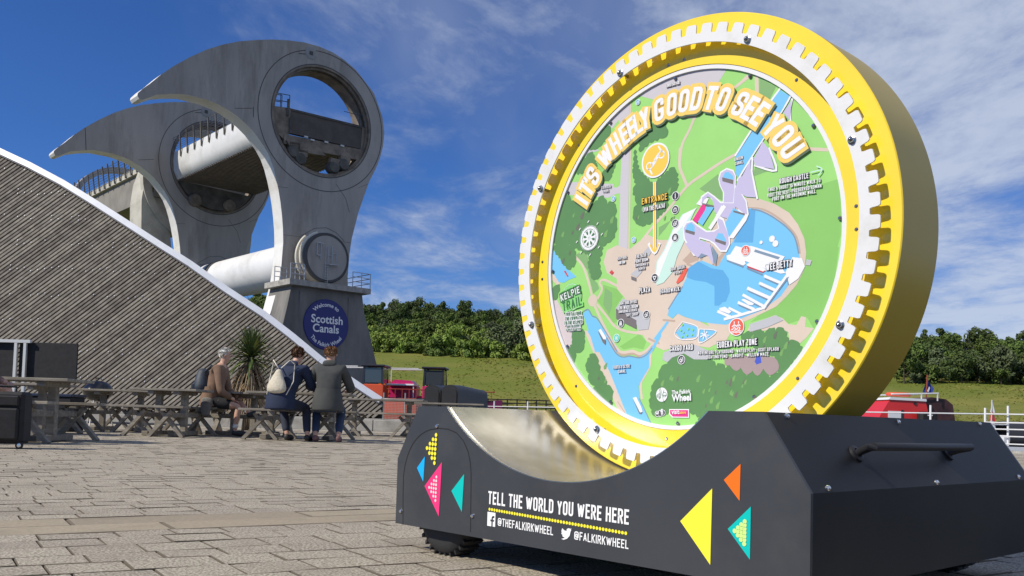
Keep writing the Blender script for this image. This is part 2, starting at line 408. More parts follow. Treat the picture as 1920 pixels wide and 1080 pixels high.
fcol = dict(blue=(.008,.42,.90), pink=(.88,.04,.20), teal=(.0,.52,.47), yellow=(.93,.82,.05), orange=(.93,.17,.01))
tris = [('blue',z3,[(330,78),(258,183),(315,310)]), ('pink',z3,[(487,130),(328,350),(458,630)]), ('teal',z3,[(692,240),(575,395),(670,588)]),
        ('yellow',z8,[(318,592),(154,760),(308,985)]), ('orange',z8,[(464,466),(378,548),(459,656)]), ('teal',z8,[(517,685),(398,800),(512,958)])]
for c, zf, q in tris:
    p = [FP(*zf(*k)) for k in q]; mb = MB(); mb.prism([(a.x,a.y) for a in p], SO, U, ZV, ND, -.0014, -.0004)
    mb.build('printed_triangle', mat('vinyl_'+c, fcol[c], rough=.35, spec=.4), base, label=c+' triangle')
def dots(name, zf, Aq, Bq, Cq, r, m, lab, dz=.0012):
    a, b, c = [FP(*zf(*k)) for k in (Aq, Bq, Cq)]; mb = MB()
    for k, n in enumerate((7,5,3,1)):
        s = a.lerp(c, k/3); e = b.lerp(c, k/3)
        for i in range(n):
            p = s.lerp(e, i/(n-1) if n > 1 else .5)
            vs = [fplace(p+Vector((math.cos(g), math.sin(g)))*r, dz) for g in [j*math.pi/6 for j in range(12)]]; mb.add(vs, [tuple(range(12))])
    mb.build(name, m, base, label=lab)
vy = mat('vinyl_yellow', fcol['yellow']); vw = mat('vinyl_white', (.86,.86,.86), rough=.35)
dots('printed_dots', z7, (250,240), (240,407), (196,318), .0062, vy, 'yellow dots in a triangle')
dots('printed_dots', z7, (252,490), (246,630), (209,552), .0046, mat('vinyl_pale_pink', (.86,.62,.66)), 'pale dots on the pink triangle')
dots('printed_dots', z8, (487,762), (484,877), (435,810), .0052, mat('vinyl_lime', (.62,.86,.25)), 'lime dots on the teal triangle')
def between(mb, s, pA, pB, hpx, tk, wk, PF, place, grow=0, dz=0, space=None, wordgap=None, italic=0):
    a = PF(*pA); b = PF(*pB); L_ = (b-a).length; d = (b-a)/L_; v = Vector((-d.y, d.x))
    mid = ((pA[0]+pB[0])/2, (pA[1]+pB[1])/2); h = abs((PF(mid[0], mid[1]-hpx)-PF(*mid)).y)
    if abs(d.y) > .5: h = (PF(mid[0], mid[1]-hpx)-PF(*mid)).length
    return put_text(mb, s, h, h*tk, h*wk, lambda p, z: place(a+d*p.x+v*p.y, z), grow=grow*h, dz=dz, fit=L_, space=(space*h if space else None), wordgap=(wordgap*h if wordgap else None), italic=italic)
mb = MB(); between(mb, 'TELL THE WORLD YOU WERE HERE', z7(557,650), z7(1396,775), 84/3.176, .155, .44, FP, fplace, space=.085, wordgap=.27); mb.build('lettering', vw, base)
mb = MB(); between(mb, '@THEFALKIRKWHEEL', z7(615,780), z7(945,838), 49/3.176, .145, .50, FP, fplace); mb.build('lettering', vw, base)
mb = MB(); between(mb, '@FALKIRKWHEEL', z7(1070,862), z7(1394,920), 52/3.176, .145, .50, FP, fplace); mb.build('lettering', vw, base)
mb = MB(); a = FP(*z7(567,682)); b = FP(*z7(1378,825))
for i in range(49):
    p = a.lerp(b, i/48); mb.add([fplace(p+Vector((math.cos(j*math.pi/5), math.sin(j*math.pi/5)))*.0045, 0) for j in range(10)], [tuple(range(10))])
mb.build('printed_dots', vy, base, label='yellow dotted line under the white lettering')
# square social badge with its cut-out letter, and the bird beside it
a = FP(*z7(553,780)); s = (FP(*z7(600,787))-a).x; mb = MB()
sq = [(0,0),(.52,0),(.52,.40),(.38,.40),(.38,.56),(.52,.56),(.52,.68),(.58,.82),(.72,.88),(.88,.88),(.88,.72),(.76,.71),(.70,.64),(.70,.56),(.88,.56),(.85,.40),(.70,.40),(.70,0),(1,0),(1,1.16),(0,1.16)]
mb.prism([(a.x+x*s, a.y+y*s) for x, y in sq], SO, U, ZV, ND, -.0014, -.0006).build('printed_badge', vw, base)
bird = [(1000,795),(1012,808),(1026,812),(1027,800),(1038,795),(1047,799),(1055,797),(1050,806),(1054,808),(1049,815),(1044,840),(1028,858),(1008,864),(994,858),(1008,855),(1015,850),(1003,845),(1000,837),(1005,836),(996,830),(994,822),(999,823),(995,812)]
bird = [FP(*z7(x,y)) for x, y in bird]; mb = MB().prism([(p.x,p.y) for p in bird], SO, U, ZV, ND, -.0014, -.0006); mb.build('printed_bird', vw, base)
seam = MB(); sq = [(50,770),(50,600),(53,480),(62,420),(75,370),(92,325),(110,290),(135,258),(160,235),(190,217),(215,208),(262,200),(320,206),(370,228),(410,275),(438,340),(450,400),(455,460),(455,560),(453,700),(452,815)]
ribbon(seam, [FP(*z7(*k)) for k in sq], .0032, False, lambda p, z: P3(p.x, p.y, -.0006)); seam.build('wheel_cover_seam', m_seam, base)
for q in [(253,188),(38,694),(464,722)]:
    p = FP(*z7(*q)); MB().lathe([(0,.006),(.003,.006),(.006,.003),(.0065,0)], P3(p.x, p.y, -.0005), -ND, 10).build('screw', m_chrome, base)
for uu, dd in [(.185,.085),(WD-.23,.085),(.235,DE-.085),(WD-.23,DE-.085)]:
    r = .125; O_ = P3(uu, -.082+r, dd-.04); w_ = MB()
    w_.lathe([(.05,.0),(.095,-.006),(r-.008,.004),(r,.016),(r,.064),(r-.008,.076),(.095,.086),(.05,.08),(.05,0)], O_, ND, 36)
    for k in range(30):
        g = 2*math.pi*k/30
        for sgn in (-1, 1):
            c = O_+ND*(.04+sgn*.019)+(U*math.cos(g)+ZV*math.sin(g))*(r+.001)
            w_.box(c, (.012,.034,.012), Matrix((U*math.cos(g+math.pi/2)+ZV*math.sin(g+math.pi/2)+ND*sgn*.4, ND, U*math.cos(g)+ZV*math.sin(g))).transposed())
    ty = w_.build('tyre', m_rub, base, smooth=40)
    MB().lathe([(0,.02),(.05,.02),(.052,.0),(.052,.08),(0,.07)], O_, ND, 20).build('hub', m_dark, ty, smooth=40)
# ------------------------------------------------------------------ the wheel
WC = P3(WU, WZ, DW)
whl = thing('map_wheel', 'big yellow wheel-shaped map sign with a white cog ring, standing in the grey cradle', 'map sign', WC-ZV*RW)
def WP(r, a, d=0): return WC+U*r*math.cos(a)+ZV*r*math.sin(a)+ND*d
RP = .5445
MB().lathe([(RP,.012),(RP,0),(RW-.003,0),(RW,.003)], WC, ND, 180).build('drum_face', m_yel, whl, smooth=35); MB().lathe([(RW,.003),(RW,TW-.003),(RW-.003,TW),(.001,TW)], WC, ND, 180).build('drum', m_yel_shade, whl, smooth=35)
ring = MB(); NT = 72; ri, rr_, ro = .5975, .6245, .652; o0 = R_(1.2); pts = []
for k in range(NT):
    c = o0+2*math.pi*k/NT; p = 2*math.pi/NT
    for f, r in [(-.215,ro-.003),(-.19,ro-.006),(-.165,rr_+.005),(-.13,rr_),(.13,rr_),(.165,rr_+.005),(.19,ro-.006),(.215,ro-.003),(.245,ro),(.5,ro+.0003),(.755,ro)]:
        pts.append((c+f*p, r))
n_ = len(pts); vs = []; fs = []
for a_, r in pts:
    vs += [WP(ri, a_, -.0365), WP(r, a_, -.0365), WP(ri, a_, -.0315), WP(r, a_, -.0315)]
for i in range(n_):
    j = (i+1) % n_; A4 = 4*i; B4 = 4*j
    fs += [(A4, A4+1, B4+1, B4), (A4+2, B4+2, B4+3, A4+3), (A4+1, A4+3, B4+3, B4+1), (A4, B4, B4+2, A4+2)]
gear = MB(); gear.add(vs, fs); gear = gear.build('cog_ring', m_wht, whl)
m_nut = mat('dark_nut_steel', (.35,.35,.36), rough=.22, metal=1)
for k in range(8):
    g_ = R_(19.3+45*k); P = WP(.6105, g_, -.0365)
    b_ = MB(); b_.lathe([(0,.014),(.004,.013),(.0075,.009),(.008,.003),(.0115,.002),(.0115,0)], P, -ND, 12); b_.lathe([(.005,0),(.005,.043)], P+ND*.004, ND, 8); b_.build('bolt', m_nut, gear, smooth=45)
for k in range(8):
    for da in ((-3.0, 3.0) if k % 2 == 0 else (0,)):
        P = WP(.5715, R_(1.1+45*k+da), 0); MB().lathe([(0,.003),(.003,.003),(.0055,0)], P, -ND, 10).build('screw', m_nut, whl)
MAPD = .009
mpn = MB(); mpn.lathe([(.0001,0),(RP-.0005,0),(RP-.0005,.003)], WC+ND*MAPD, ND, 120)
mpn = mpn.build('map_panel', mat('printed_panel_white', (.82,.81,.80), rough=.3), whl)
for k in range(12):
    P = WP(.5245, R_(1.9+30*k), MAPD-.005); MB().lathe([(0,.004),(.003,.004),(.006,0)], P, -ND, 10).build('screw', m_nut, mpn)
# the printed map ----------------------------------------------------
MC = WC+ND*MAPD
def MP(x, y): q = onplane(x, y, MC, -ND)-MC; return Vector((q.dot(U), q.z))
LV = [0]
def mplace(p, dz): return MC+U*p.x+ZV*p.y-ND*(.0004+dz)
TL = {1:(1020,100,5.4),2:(1200,100,5.4),3:(1380,120,4.909),4:(1020,280,5.4),5:(1180,280,5.4),6:(1340,320,4.154),7:(1020,460,5.4),8:(1180,440,5.4),9:(1340,440,4.5),10:(1040,620,5.4),11:(1200,600,5.4),12:(1360,580,5.4),0:(0,0,1)}
def T(t, x, y): ox, oy, s = TL[t]; return (ox+x/s, oy+y/s)
PC = dict(green=(160,222,118), green2=(140,202,98), muted=(133,180,110), shade=(122,172,92), road=(208,203,208), tan=(224,205,186), tan2=(198,172,152), water=(120,200,244), water2=(92,172,226), wood=(92,142,78), wood2=(108,112,92), lilac=(202,194,226), white=(246,246,248), pinkland=(220,205,205), bank=(128,150,172), mauve=(172,150,148), mint=(206,240,226), grey=(196,196,200), dark=(62,60,62), orange=(240,98,70), red=(214,70,62), magenta=(236,50,140), yellow=(252,208,72), cyan=(70,172,220), teal=(90,212,190), limeb=(140,222,120), darkg=(60,120,60), black=(35,33,34), cream=(255,222,130), bpink=(232,48,140), blue2=(70,90,200), greyd=(120,112,110))
def pm(c):
    col = s2l(*PC[c]); col = tuple(x*.84+.025 for x in col) if c not in ('black','dark') else col
    return mat('print_'+c, col, rough=.32, spec=.4, var=.05 if c in ('green','wood','green2','tan') else 0, vscale=4, col2=None)
layers = {}
def lay(name, c):
    LV[0] += .00003; mb = MB(); return [mb, LV[0], name, c]
PRN = {}
def fin(Lr):
    gname = 'headline' if Lr[2].startswith('headline') else 'lettering' if Lr[2].startswith('lettering') else 'printed_map'
    PRN.setdefault(gname, []).append((Lr[0], pm(Lr[3])))
def flush_print():
    for gname, parts in PRN.items():
        big = MB(); idx = []; ms = []
        for mb_, m_ in parts:
            if m_ not in ms: ms.append(m_)
            idx += [ms.index(m_)]*len(mb_.f); big.add(mb_.v, mb_.f)
        o = big.build(gname, None, mpn)
        for m_ in ms: o.data.materials.append(m_)
        o.data.polygons.foreach_set('material_index', idx)
def wob(p, amp, seg):                      # scalloped tree edge between traced points
    out = []; n = len(p)
    for i in range(n):
        a = Vector(p[i]); b = Vector(p[(i+1) % n]); L_ = (b-a).length; k = max(1, int(L_/seg)); nn = Vector((b.y-a.y, a.x-b.x)).normalized()
        for j in range(k):
            for q in range(4):
                t = (j+q/4)/k; out.append(a.lerp(b, t)+nn*amp*math.sin(math.pi*q/4)*(.6+.8*random.random()))
    return out
def poly(Lr, t, pts, scallop=0):
    q = [MP(*T(t, *p)) for p in pts]
    ar = sum(q[i-1].x*q[i].y-q[i].x*q[i-1].y for i in range(len(q)))
    if ar > 0: q = q[::-1]
    if scallop: q = wob(q, -scallop if False else scallop*-1, .016)
    q = [p if p.length < RP-.002 else p*((RP-.002)/p.length) for p in q]
    LV[0] += .000006; Lr[1] = LV[0]
    Lr[0].prism([(p.x, p.y) for p in q], MC, U, ZV, -ND, .0004+Lr[1], .0004+Lr[1])
def stroke(Lr, t, pts, w):
    q = [MP(*T(t, *p)) for p in pts]; out = []
    if len(q) > 2:
        for i in range(len(q)-1):
            p0 = q[max(i-1,0)]; p1 = q[i]; p2 = q[i+1]; p3 = q[min(i+2,len(q)-1)]
            for k in range(4):
                s = k/4; out.append(.5*((2*p1)+(p2-p0)*s+(2*p0-5*p1+4*p2-p3)*s*s+(3*p1-p0-3*p2+p3)*s**3))
        out.append(q[-1])
    else: out = q
    out = [p if p.length < RP-.003 else p*((RP-.003)/p.length) for p in out]
    LV[0] += .000006; Lr[1] = LV[0]
    ribbon(Lr[0], out, w, False, mplace, Lr[1])
def disc(Lr, x, y, r, n=28, ex=1):
    LV[0] += .000006; Lr[1] = LV[0]; c = MP(x, y); Lr[0].add([mplace(c+Vector((r*ex*math.cos(k*2*math.pi/n), r*math.sin(k*2*math.pi/n))), Lr[1]) for k in range(n)], [tuple(range(n))])
l = lay('printed_grass', 'green'); l[0].add([mplace(Vector((.5415*math.cos(k*math.pi/60), .5415*math.sin(k*math.pi/60))), l[1]) for k in range(120)], [tuple(range(120))]); fin(l)
l = lay('printed_meadow', 'green2')
poly(l,6,[(420,230),(980,60),(985,500),(900,800),(700,1000),(560,980),(700,770),(715,640),(650,420)]); poly(l,9,[(300,740),(560,520),(760,300),(1050,100),(1000,500),(840,800),(780,700),(600,760),(520,680)])
poly(l,10,[(660,160),(860,30),(930,110),(900,190),(800,170),(700,190)]); poly(l,7,[(600,400),(740,440),(800,520),(720,640),(740,780),(690,790),(600,640),(540,560),(600,480)]); fin(l)
l = lay('printed_shade', 'muted')
poly(l,3,[(215,130),(370,210),(310,330),(215,285)]); poly(l,5,[(710,400),(900,250),(940,400),(950,520),(850,480)]); poly(l,7,[(310,100),(430,40),(480,330),(540,380),(560,440),(500,490),(440,250),(360,160)])
poly(l,3,[(180,940),(330,975),(150,1040)]); poly(l,5,[(300,790),(420,720),(370,800),(300,880)]); poly(l,7,[(620,430),(690,480),(690,620),(660,700),(600,600)]); poly(l,12,[(560,200),(740,180),(690,260),(640,240)]); fin(l)
l = lay('printed_pale_land', 'pinkland')
poly(l,7,[(66,540),(130,550),(230,740),(380,800),(390,870),(300,900),(260,1080),(200,1080),(110,850),(75,700)]); poly(l,10,[(38,0),(200,0),(190,100),(130,220),(90,180)]); fin(l)
l = lay('printed_road', 'road')
poly(l,0,[(1364,128),(1346,157),(1330,183),(1318,204),(1311,213),(1290,215),(1226,187),(1200,180),(1181,191),(1180,300),(1177,465),(1160,467),(1162,409),(1163,363),(1157,363),(1140,371),(1124,369),(1109,368),(1094,366),(1072,366),(1056,362),(1064,341),(1085,341),(1127,344),(1151,345),(1150,351),(1157,352),(1163,347),(1165,310),(1165,240),(1160,225),(1149,240),(1125,240),(1140,222),(1155,205),(1175,182),(1195,168),(1240,145),(1300,129)])
poly(l,1,[(400,1000),(450,960),(540,965),(560,985),(470,1010),(430,1060)]); disc(l,1168,492,.047); fin(l)
l = lay('printed_path', 'tan')
for t, p, w in [(2,[(1080,240),(1020,300),(940,360)],.009),(2,[(680,430),(640,540),(560,640),(500,780),(430,920),(405,1080)],.009),(2,[(90,590),(250,610),(450,640),(560,650)],.008),(5,[(515,0),(510,170),(545,270),(585,370)],.010),(5,[(1060,60),(920,140),(740,260),(585,375),(420,580),(260,760),(100,960)],.009),(3,[(190,120),(195,290)],.012),(3,[(620,780),(840,790)],.009),(3,[(110,125),(0,210)],.009),(0,[(1182.5,195),(1182,300),(1179.5,466)],.006),
    (7,[(310,110),(390,200),(440,330),(480,480),(495,560)],.009),(7,[(550,530),(590,440),(565,380),(610,350),(740,410)],.008),(7,[(540,600),(640,720),(720,820),(830,870),(1000,895)],.008),(7,[(510,600),(600,800),(700,990),(760,1070)],.010),(10,[(500,0),(570,120),(640,200),(700,225),(790,210),(860,235),(930,205),(990,140),(1060,40)],.011),(11,[(150,260),(110,340),(100,460),(50,560),(10,640),(20,790)],.009)]: stroke(l, t, p, w)
disc(l,1111.5,563.5,.020)
poly(l,0,[(1157,460),(1138.5,469),(1132,491),(1138.5,512),(1157,523),(1157,541.5),(1170,556),(1180,575),(1196,600),(1200,618),(1186,626),(1205,627),(1213,640),(1230,650),(1245,657),(1262,652),(1300,648),(1330,652),(1341,646),(1361,640),(1372,622),(1372,606),(1330,612),(1313,603),(1283,594),(1271,588),(1262,598),(1252,592),(1255,578),(1278,540),(1291,514),(1296,497),(1308,499),(1325,470),(1310,455),(1270,450),(1235,450),(1215,440),(1180,468)])
poly(l,0,[(1398,370.6),(1424,373),(1453,382.6),(1480,399),(1496.5,421),(1508.5,447.6),(1512,474),(1508.5,505),(1494,534),(1475,556),(1455.6,575),(1413,595.6),(1366,617),(1330,612),(1300,560),(1300,500),(1350,400)])
poly(l,12,[(220,230),(250,160),(500,60),(580,90),(640,150),(720,160),(770,70),(820,80),(810,180),(900,190),(820,290),(740,360),(700,310),(650,330),(640,230),(560,190),(240,240)])
poly(l,10,[(300,0),(340,0),(560,400),(750,870),(660,850),(640,800),(400,240)]); poly(l,7,[(60,290),(110,290),(170,390),(130,400),(66,330)]); fin(l)
l = lay('printed_bank', 'tan2')
for t, p, w in [(6,[(260,290),(370,300),(470,350),(570,430),(640,520),(665,640)],.005),(10,[(570,140),(640,222),(700,245),(790,232),(860,258),(930,228),(990,160)],.006),(10,[(640,720),(740,870)],.003),(8,[(1000,200),(880,320),(850,300)],.006),(8,[(590,300),(680,320),(740,240)],.006),(11,[(90,190),(190,235)],.006),(11,[(240,0),(350,10)],.006)]: stroke(l, t, p, w)
poly(l,6,[(0,700),(120,590),(205,440),(260,380),(200,480),(20,740)]); poly(l,8,[(640,150),(740,180),(700,260),(590,300),(540,260),(600,200)]); fin(l)
l = lay('printed_water', 'water')
poly(l,0,[(1405,390),(1424,392.5),(1448,404),(1472.4,421),(1489,440),(1497.7,464),(1500,486),(1486,492),(1480,533),(1464,555.6),(1429,582),(1400,593),(1362,609),(1337,606.7),(1313,603),(1283.7,593.7),(1270.7,588),(1261,597),(1253,592),(1254,579),(1272.6,551),(1280,536),(1291,514),(1295,499),(1306,501),(1315,488),(1341,499),(1347,499),(1370,460),(1392,425),(1397,405)])
poly(l,7,[(68,62),(110,60),(200,200),(330,320),(300,330),(250,350),(200,380),(150,370),(100,290),(60,240)])
poly(l,7,[(395,690),(450,650),(490,720),(540,750),(620,880),(700,1050),(740,1080),(520,1080),(450,850)])
poly(l,10,[(330,0),(490,0),(560,130),(620,220),(690,270),(760,260),(850,275),(930,230),(990,160),(1050,60),(1080,20),(1080,60),(1000,200),(960,250),(960,370),(900,470),(850,560),(860,680),(980,945),(870,910),(740,870),(560,420),(440,190)])
poly(l,11,[(275,10),(295,25),(165,210),(140,190)]); poly(l,0,[(1283,606),(1308,613),(1306,632),(1277,636),(1267,624)]); poly(l,0,[(1312,617),(1344,621),(1319,641),(1310,639)]); fin(l)
l = lay('printed_deep_water', 'water2')
poly(l,8,[(600,340),(700,270),(830,340),(950,360),(1010,450),(1020,580),(980,680),(890,690),(900,600),(860,520),(780,480),(650,460),(580,430)]); poly(l,6,[(210,420),(240,300),(320,300),(300,560),(210,560),(150,560)])
poly(l,9,[(0,300),(60,310),(120,370),(130,460),(100,540),(40,600),(0,600)]); fin(l)
l = lay('printed_quay_shadow', 'bank')
for t, p, w in [(10,[(530,70),(590,180),(640,245),(700,268),(760,258),(860,275),(930,245),(985,180)],.004),(8,[(400,750),(480,620),(540,530)],.004),(7,[(400,670),(450,650),(490,715),(540,740),(640,900),(740,1070)],.004),(10,[(860,690),(980,945)],.003),(6,[(290,300),(370,318),(460,365),(560,440),(625,520),(655,640)],.004)]: stroke(l, t, p, w)
fin(l)
l = lay('printed_wood', 'wood')
W_ = .005
poly(l,1,[(460,960),(500,900),(560,810),(600,770),(650,720),(680,790),(650,850),(560,950),(500,975)],W_)
poly(l,4,[(290,260),(330,190),(380,100),(420,90),(470,30),(500,50),(540,180),(440,200),(400,240),(330,240)],W_)
poly(l,4,[(640,200),(730,80),(725,150),(690,250),(680,290),(640,320),(600,300),(590,240)],W_)
poly(l,4,[(210,470),(240,460),(280,520),(400,590),(450,550),(480,480),(510,560),(580,470),(610,490),(640,560),(690,530),(730,580),(720,680),(740,760),(720,850),(690,920),(640,950),(590,980),(585,1080),(480,1080),(300,980),(260,960),(210,1000),(170,1080),(120,1040),(140,960),(90,910),(110,860),(140,700),(180,580)],W_)
poly(l,7,[(110,0),(300,0),(320,100),(320,190),(250,250),(190,170),(150,100),(110,60)],W_); poly(l,7,[(480,0),(580,0),(560,180),(580,300),(530,345),(490,340),(450,200)],W_)
poly(l,7,[(90,440),(140,400),(160,420),(130,550),(85,530)],W_); poly(l,7,[(330,870),(400,850),(410,1000),(380,1080),(240,1080),(290,1000)],W_)
poly(l,10,[(190,0),(300,0),(295,130),(240,225),(190,190),(180,90)],W_); poly(l,10,[(150,170),(205,210),(210,290),(180,320),(135,260)],W_)
poly(l,10,[(330,310),(380,230),(430,260),(460,400),(500,450),(530,550),(580,580),(590,660),(550,740),(470,690),(400,610),(410,560),(350,510),(350,430),(320,380)],W_)
poly(l,5,[(60,0),(90,200),(240,360),(440,180),(480,230),(490,390),(400,470),(380,600),(230,740),(120,775),(60,730),(40,640),(80,560),(60,470),(40,430),(70,350),(40,250)],W_)
poly(l,2,[(0,870),(120,720),(200,690),(270,750),(275,840),(200,860),(100,900),(0,1000)],W_)
poly(l,11,[(100,850),(130,650),(190,590),(210,490),(280,440),(330,380),(400,360),(500,340),(550,400),(620,350),(660,410),(720,400),(770,470),(820,440),(870,500),(930,470),(980,540),(1030,490),(1080,560),(1080,1075),(560,1075),(620,980),(560,950),(500,930),(300,920),(250,960),(140,970)],W_)
poly(l,12,[(160,290),(200,240),(280,230),(340,210),(400,240),(470,190),(510,220),(560,180),(600,220),(640,330),(700,310),(760,370),(775,410),(500,760),(180,1010),(0,1010),(0,600),(60,580),(110,640),(160,600),(220,680),(280,630),(330,690),(390,610),(450,690),(540,640),(550,560),(500,470),(330,400)],W_); fin(l)
l = lay('printed_wood_shade', 'shade'); l2 = lay('printed_wood_shadow', 'wood2'); rs = random.Random(4)
for (t, x0, y0, x1, y1, n) in [(11,180,560,1060,900,26),(12,40,700,420,960,10),(12,560,300,680,560,5),(4,170,600,700,880,12),(5,80,380,460,720,8),(10,370,280,540,660,6),(7,140,20,300,200,4),(12,200,250,600,380,5)]:
    for i in range(n):
        x = rs.uniform(x0, x1); y = rs.uniform(y0, y1); s = rs.uniform(18, 42); LL = l if i % 3 else l2
        if MP(*T(t,x,y)).length > .5: continue
        poly(LL, t, [(x-s*.5,y+s),(x-s*.6,y+s*.2),(x-.1*s,y-s*.6),(x+s*.5,y-s),(x+s*.3,y-s*.1),(x+s*.1,y+s*.9)])
fin(l); fin(l2)
l = lay('printed_clearing', 'mauve'); poly(l,12,[(0,500),(100,480),(330,470),(500,490),(545,560),(535,620),(450,670),(390,600),(330,675),(280,620),(220,665),(160,590),(110,625),(50,565),(0,560)],.002); fin(l)
l = lay('printed_slide', 'blue2'); poly(l,12,[(300,530),(340,420),(360,470),(370,540),(320,560)]); fin(l)
l = lay('printed_building', 'grey')
poly(l,7,[(800,540),(870,560),(950,640),(1080,740),(1060,850),(960,860),(940,800),(730,640)]); poly(l,8,[(20,400),(100,330),(130,380),(80,435)]); poly(l,8,[(145,180),(210,110),(240,150),(200,220)]); poly(l,7,[(885,290),(960,230),(1000,260),(945,315)])
poly(l,12,[(250,150),(520,60),(590,110),(430,180),(250,230)]); poly(l,11,[(240,330),(340,290),(560,250),(740,330),(700,400),(550,400),(450,340),(330,380),(280,430),(230,400)]); poly(l,6,[(720,690),(760,700),(745,740),(710,735)]); fin(l)
l = lay('printed_building_side', 'greyd'); poly(l,7,[(730,640),(940,760),(940,850),(735,745)]); poly(l,8,[(22,420),(75,440),(75,475),(24,455)]); fin(l)
l = lay('printed_glass_hall', 'mint'); poly(l,0,[(1229,515),(1232,490),(1245,470),(1262,430),(1280,402),(1306,390),(1292,420),(1285,450),(1270,482),(1262,510),(1245,530),(1232,535)]); fin(l)
l = lay('printed_glass_roof', 'white'); poly(l,0,[(1231,512),(1234,490),(1247,470),(1264,430),(1282,402),(1308,389),(1290,412),(1270,436),(1255,470),(1241,505),(1236,520)]); fin(l)
# jetty, boats
l = lay('printed_jetty', 'white')
poly(l,9,[(180,95),(240,112),(310,95),(595,185),(575,215),(545,240),(600,325),(560,330),(440,290),(265,225),(128,178)]); poly(l,9,[(660,190),(740,200),(765,270),(710,370),(632,425),(615,350),(600,320)])
for p, w in [([(612,345),(418,612)],.008),([(430,612),(240,672),(90,712)],.008),([(430,352),(548,402)],.008),([(388,412),(505,465)],.008),([(288,455),(462,532)],.009),([(248,512),(408,600)],.008),([(208,575),(330,628)],.008),([(128,622),(222,668)],.007),([(35,650),(130,692)],.008)]: stroke(l,9,p,w)
fin(l)
l = lay('printed_jetty_shadow', 'bank')
for p, w in [([(625,362),(428,628)],.003),([(430,372),(530,415)],.003),([(388,432),(490,478)],.003),([(288,475),(440,545)],.003),([(248,540),(395,612)],.003),([(208,595),(310,640)],.003),([(110,218),(240,270)],.004),([(280,285),(400,335)],.004)]: stroke(l,9,p,w)
poly(l,9,[(345,125),(555,190),(540,210),(335,145)]); poly(l,9,[(605,360),(632,418),(622,424)]); fin(l)
l = lay('printed_boat', 'white')
for p in [[(103,178),(125,168),(260,222),(266,248),(245,262),(108,212)],[(272,250),(300,236),(425,285),(442,303),(412,318),(280,272)],[(228,550),(250,540),(335,580),(325,596),(290,594)],[(43,620),(90,608),(145,650),(125,668),(45,640)]]: poly(l,9,p)
poly(l,7,[(555,860),(580,845),(635,935),(630,955),(605,950)]); poly(l,10,[(795,680),(830,670),(880,770),(895,820),(870,830)]); poly(l,0,[(1306,383),(1318,368),(1330,372),(1322,388)])
for x, y in [(487,36),(516,76),(395,66)]: disc(l,1340+x/4.5,440+y/4.5,.009 if x > 400 else .005)
fin(l)
l = lay('printed_boat_hull', 'red'); poly(l,9,[(276,262),(412,312),(434,298),(430,308),(408,322),(278,275)]); poly(l,7,[(205,262),(220,258),(250,310),(240,318)]); poly(l,7,[(665,275),(690,250),(712,275),(690,300)]); fin(l)
l = lay('printed_orange_boat', 'orange'); poly(l,8,[(575,330),(600,345),(545,460),(490,500),(478,485),(500,440)]); fin(l)
l = lay('printed_boat_side', 'greyd'); poly(l,7,[(553,865),(605,955),(630,960),(628,1010),(600,985),(558,890)]); poly(l,10,[(795,690),(868,832),(895,825),(880,845),(860,840)]); fin(l)
l = lay('printed_splash', 'white')
for k in range(14): stroke(l, 11, [(660,150),(660+45*math.cos(k*.9)+rs.uniform(-12,12),150+45*math.sin(k*.9)+rs.uniform(-12,12))], .0022)
stroke(l,11,[(435,18),(585,70),(572,185),(415,195),(358,130),(435,18)],.0026); stroke(l,11,[(607,92),(780,115),(640,225),(597,213),(607,92)],.0024); fin(l)
l = lay('printed_lilies', 'limeb')
for x, y in [(435,50),(420,105),(445,125),(492,92),(540,100),(480,155),(530,150),(430,170)]: disc(l,1200+x/5.4,600+y/5.4,.0035,8)
fin(l)
# the drawn boat lift
l = lay('printed_lift_shadow', 'bank'); poly(l,8,[(690,60),(820,120),(860,260),(790,210),(720,240),(680,180)]); poly(l,8,[(840,110),(900,200),(880,320),(850,250)]); fin(l)
l = lay('printed_lift_white', 'white')
for t, p, w in [(3,[(405,235),(320,350),(140,620),(0,840)],.006),(3,[(505,300),(430,430),(190,790),(20,1070)],.006),(3,[(520,330),(500,430),(505,520)],.006),(3,[(310,780),(375,980),(180,935)],.006),(3,[(155,870),(145,1080)],.006),(6,[(290,0),(335,215)],.006),(5,[(1060,540),(1075,380)],.006)]: stroke(l,t,p,w)
poly(l,5,[(545,780),(580,735),(640,718),(700,765),(790,825),(860,822),(905,800),(880,650),(960,700),(1020,860),(1028,960),(990,1040),(930,1040),(860,965),(820,935),(720,905),(700,1000),(700,1080),(655,1080),(600,985),(555,910)])
poly(l,5,[(730,560),(728,480),(800,428),(870,475),(930,530),(1060,535),(1080,560),(1080,640),(980,760),(1000,690),(870,640),(870,560),(850,520),(800,470),(745,510)])
poly(l,5,[(905,300),(925,230),(990,190),(1060,210),(1085,270),(1080,420),(1065,550),(950,550),(955,440),(920,370)])
poly(l,5,[(650,700),(740,560),(760,570),(680,740)]); poly(l,6,[(150,130),(200,150),(255,240),(270,340),(250,390),(150,530),(90,520),(80,420),(200,290),(150,200)]); fin(l)
l = lay('printed_lift_body', 'lilac')
poly(l,5,[(555,800),(585,750),(640,735),(695,780),(785,840),(865,835),(915,800),(890,690),(950,720),(1005,860),(1013,960),(980,1022),(930,1022),(865,945),(815,918),(715,890),(685,1000),(690,1070),(665,1070),(610,980),(570,905)])
poly(l,8,[(570,90),(690,60),(720,50),(825,95),(862,300),(850,295),(800,215),(735,190),(700,235),(665,205),(610,150)])
poly(l,5,[(742,555),(742,490),(800,442),(860,485),(925,545),(1060,548),(1080,560),(1080,600),(1000,700),(950,690),(870,640),(860,560),(840,500),(800,480),(760,510)])
poly(l,5,[(915,300),(935,240),(990,205),(1050,222),(1075,270),(1068,400),(1055,540),(960,540),(965,440),(930,370)])
